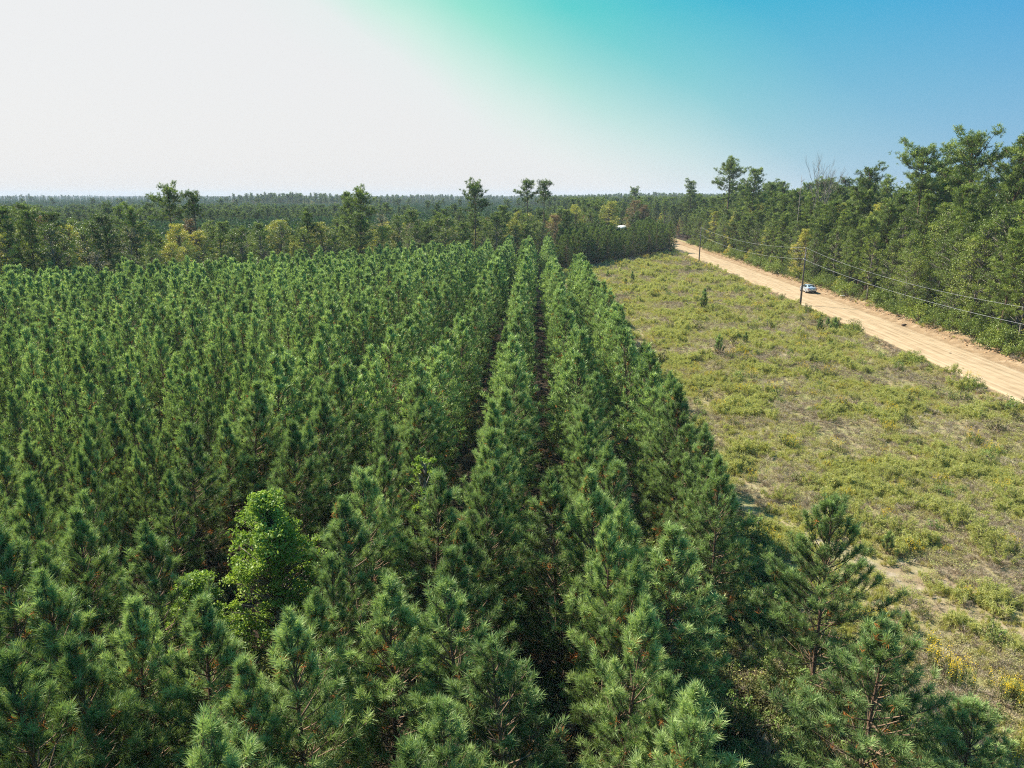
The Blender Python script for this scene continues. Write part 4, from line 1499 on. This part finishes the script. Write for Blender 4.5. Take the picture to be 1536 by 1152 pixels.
def car():
    root = bpy.data.objects.new('parked_car', None); COL.objects.link(root)
    # car along +Y (front away from the camera), stations: y, half width, sill z, shoulder z, roof z, roof half width
    st = [(-2.30, 0.62, 0.42, 0.78, 0.80, 0.56), (-2.22, 0.82, 0.30, 0.93, 0.97, 0.70), (-1.95, 0.88, 0.24, 0.96, 1.06, 0.72),
          (-1.70, 0.895, 0.22, 0.97, 1.10, 0.70), (-1.15, 0.90, 0.22, 0.96, 1.35, 0.60), (-0.75, 0.905, 0.22, 0.95, 1.43, 0.58),
          (0.0, 0.91, 0.22, 0.93, 1.45, 0.585), (0.45, 0.91, 0.22, 0.92, 1.40, 0.59), (1.15, 0.90, 0.22, 0.91, 1.03, 0.72),
          (1.30, 0.90, 0.22, 0.90, 0.96, 0.70), (1.85, 0.87, 0.24, 0.82, 0.87, 0.66), (2.22, 0.78, 0.30, 0.70, 0.73, 0.58), (2.34, 0.58, 0.38, 0.58, 0.60, 0.48)]
    V = []
    for y, hw, zs_, zh, zr, rw in st:
        prof = [(0, zs_), (hw * 0.86, zs_), (hw * 0.98, zs_ + 0.10), (hw, (zs_ + zh) / 2), (hw * 0.96, zh), (rw + 0.02, zr - 0.04), (rw * 0.86, zr), (0, zr + 0.015)]
        full = prof + [(-a, b) for a, b in prof[-2:0:-1]]
        V.append([(a, y, b) for a, b in full])
    n = len(V[0]); Vf = np.array(V).reshape(-1, 3); f = []
    for i in range(len(st) - 1):
        for j in range(n):
            k = (j + 1) % n
            a, b, c, d_ = i * n + j, i * n + k, (i + 1) * n + k, (i + 1) * n + j
            f += [(a, c, b), (a, d_, c)]
    for j in range(1, n - 1):
        f += [(0, j, j + 1)]
        m0 = (len(st) - 1) * n
        f += [(m0, m0 + j + 1, m0 + j)]
    b = MB(); b.add(Vf, f)
    body = b.obj('body', M['paint'], root, smooth=True)
    md = body.modifiers.new('edge', 'EDGE_SPLIT'); md.split_angle = math.radians(38)

    def quadp(name, pts, m, off, parent=root):
        pts = np.array(pts, float); c = pts.mean(0)
        nn = unit(np.cross(pts[1] - pts[0], pts[2] - pts[0]))
        ref = c - np.array([0, 0, 0.9])
        if np.dot(nn, ref) < 0: nn = -nn
        q = MB(); k = len(pts)
        vv = np.vstack([pts + nn * off, pts - nn * 0.02]); ff = []
        for j in range(1, k - 1): ff += [(0, j, j + 1), (k, k + j + 1, k + j)]
        for j in range(k):
            l_ = (j + 1) % k
            ff += [(j, k + j, l_), (l_, k + j, k + l_)]
        q.add(vv, ff)
        return q.obj(name, m, parent)
    quadp('rear_window', [(-0.60, -1.64, 1.10), (0.60, -1.64, 1.10), (0.50, -1.10, 1.365), (-0.50, -1.10, 1.365)], M['glass'], 0.03)
    quadp('windshield', [(-0.62, 1.08, 1.07), (0.62, 1.08, 1.07), (0.51, 0.50, 1.37), (-0.51, 0.50, 1.37)], M['glass'], 0.03)
    for s_ in (-1, 1):
        for seg in ([(-1.35, 1.02), (-0.78, 1.0), (-0.78, 1.36), (-1.08, 1.30)], [(-0.72, 1.0), (0.05, 0.98), (0.05, 1.385), (-0.72, 1.37)],
                    [(0.11, 0.98), (0.92, 0.98), (0.48, 1.33), (0.11, 1.38)]):
            pp = []
            for y_, z_ in seg:
                kf = (z_ - 0.93) / (1.40 - 0.93)
                pp.append((s_ * (0.875 + (0.60 - 0.875) * kf), y_, z_))
            quadp('side_window', pp, M['glass'], 0.028)
        lt = MB(); lt.box((s_ * 0.66, -2.215, 0.80), (0.34, 0.14, 0.15)); lt.obj('taillight', M['red'], root)
        hl = MB(); hl.box((s_ * 0.60, 2.20, 0.62), (0.30, 0.16, 0.12)); hl.obj('headlight', M['ceramic'], root)
        mr = MB(); mr.tube([[s_ * 0.88, 0.78, 1.0], [s_ * 0.99, 0.76, 1.02], [s_ * 1.06, 0.75, 1.02]], [0.03, 0.085, 0.05], 8); mr.obj('side_mirror', M['paint'], root)
        for y_ in (-0.62, 0.18):
            hd = MB(); hd.box((s_ * 0.915, y_, 0.83), (0.03, 0.17, 0.035)); hd.obj('door_handle', M['rim'], root)
        for y_ in (-1.42, 1.42):
            wh = bpy.data.objects.new('wheel', None); COL.objects.link(wh); wh.parent = root; wh.location = (s_ * 0.80, y_, 0.33)
            ty = MB(); ty.tube([[-0.11, 0, 0], [-0.10, 0, 0], [0.10, 0, 0], [0.11, 0, 0]], [0.28, 0.33, 0.33, 0.28], 20)
            ty.obj('tyre', M['tyre'], wh, smooth=False)
            ri = MB(); x_ = s_ * 0.112
            ri.tube([[x_ * 0.8, 0, 0], [x_ * 1.08, 0, 0]], [0.21, 0.20], 16)
            for k in range(5):
                a = k * 1.2566
                ri.tube([[x_ * 1.1, 0, 0], [x_ * 1.13, math.cos(a) * 0.2, math.sin(a) * 0.2]], [0.03, 0.025], 4)
            ri.obj('rim', M['rim'], wh)
    bp = MB(); bp.box((0, -2.285, 0.42), (1.25, 0.10, 0.16)); bp.obj('rear_bumper', M['trim'], root)
    pl = MB(); pl.box((0, -2.325, 0.66), (0.32, 0.02, 0.15)); pl.obj('licence_plate', M['plate'], root)
    x, y = 54.9, 132.0
    root.location = (x, y, 0.07)
    root.rotation_euler = (0, 0, -0.055)
    tag(root, 'silver blue sedan seen from behind, stopped at the right side of the dirt road', 'car')


car()

# ---- debris ---------------------------------------------------------------------------
M['white'] = plain('bleached_white', (0.72, 0.71, 0.68), 0.7, var=0.12, scale=4)
M['stump'] = plain('dark_stump_wood', (0.07, 0.045, 0.03), 0.9, var=0.3)
for (px, py), ln, a, lb in (((1392, 483), 1.6, 0.25, 'short white log lying at the foot of the woods right of the road'),
                            ((1355, 475), 2.2, -0.5, 'thin pale fallen branch left of the white log'),
                            ((1265, 443), 1.2, 0.1, 'white scrap lying in the shade right of the car')):
    x, y = G(px, py); mb = MB(); r_ = 0.12 if ln != 2.2 else 0.05
    mb.tube([[-ln / 2, 0, r_ * 0.8], [0, 0.06, r_], [ln / 2, 0, r_ * 0.9]], [r_, r_ * 1.05, r_ * 0.8], 9)
    x = min(x, rc(y) + 8.0)
    o = mb.obj('fallen_log', M['white'], smooth=False); o.location = (x, y, gz(x, y)); o.rotation_euler = (0, 0, a)
    tag(o, lb, 'log', 'pale debris along the woods')
for (px, py), s, lb in (((1356, 489), 0.32, 'dark rock at the road edge left of the white log'), ((1425, 531), 0.14, 'tiny dark stone on the road surface')):
    x, y = G(px, py); mb = MB()
    mb.add(v * s, f)
    o = mb.obj('rock', M['stump']); o.location = (x, y, 0.1 if s < 0.2 else 0.18)
    tag(o, lb, 'rock')
for i, ((px, py), lb) in enumerate((((931, 432), 'small white scrap left of the far field seedlings'), ((947, 428), 'small white scrap between the far field seedlings'),
                     ((1003, 512), 'white scrap in the sandy patch of mid field, left one'), ((1025, 515), 'white scrap in the sandy patch of mid field, right one'),
                     ((1008, 545), 'pale bleached stick in mid field near the outer pine row'))):
    x, y = G(px, py); mb = MB()
    mb.tube([[-0.35, 0, 0.05], [0, 0.1, 0.16], [0.4, 0, 0.06]], [0.05, 0.09, 0.04], 6)
    o = mb.obj('bleached_stick', M['white']); o.location = (x, y, gz(x, y) + 0.15); o.rotation_euler = (0, 0, i * 1.1)
    tag(o, lb, 'stick', 'bleached scraps in the field')

# ---- far shed ---------------------------------------------------------------------------
sx, sy = G(932, 337, 5.0)
sx, sy = sx * 0.86, sy * 0.86
sh_ = bpy.data.objects.new('shed', None); COL.objects.link(sh_); sh_.location = (sx, sy, 3.9); sh_.scale = (0.55, 0.55, 0.7); sh_.rotation_euler = (0, 0, 0.3)
mb = MB(); mb.box((0, 0, -1.9), (9, 6, 8.4)); mb.obj('wall', plain('shed_board', (0.35, 0.33, 0.3), 0.8), sh_)
mb = MB(); vv = np.array([(-5, -3.4, 2.2), (5, -3.4, 2.2), (5, 0, 3.7), (-5, 0, 3.7), (-5, 3.4, 2.2), (5, 3.4, 2.2)]); vv = np.vstack([vv, vv - [0, 0, 0.12]])
mb.add(vv, [(0, 1, 2), (0, 2, 3), (3, 2, 5), (3, 5, 4), (6, 8, 7), (6, 9, 8), (9, 11, 8), (9, 10, 11), (0, 6, 1), (1, 6, 7), (4, 5, 11), (4, 11, 10), (1, 7, 2), (2, 7, 8), (2, 8, 5), (5, 8, 11), (0, 3, 6), (3, 9, 6), (3, 4, 9), (4, 10, 9)])
mb.obj('roof', plain('white_metal_roof', (0.78, 0.78, 0.78), 0.5, var=0.05), sh_)
tag(sh_, 'small building with a pale roof glimpsed between far trees left of the road end', 'shed')

# ---- haze ---------------------------------------------------------------------------------
hz = MB(); hz.box((0, 1650, 14.5), (9000, 3900, 31.0))
m = bpy.data.materials.new('thin_blue_haze'); m.use_nodes = True
nt = m.node_tree; N, L = nt.nodes, nt.links
N.clear()
pv = nd('ShaderNodeVolumePrincipled')
pv.inputs['Color'].default_value = (0.74, 0.86, 1.0, 1)
pv.inputs['Density'].default_value = 0.00017
pv.inputs['Anisotropy'].default_value = 0.0
om = nd('ShaderNodeOutputMaterial'); L.new(pv.outputs[0], om.inputs['Volume'])
ho = hz.obj('haze', m)
tag(ho, 'thin blue haze over the far woods', 'haze', kind='stuff')
S.cycles.volume_bounces = 0
S.cycles.max_bounces = 6
S.cycles.use_denoising = False
S.cycles.filter_width = 1.1
S.cycles.sample_clamp_indirect = 1.5
S.cycles.transparent_max_bounces = 4
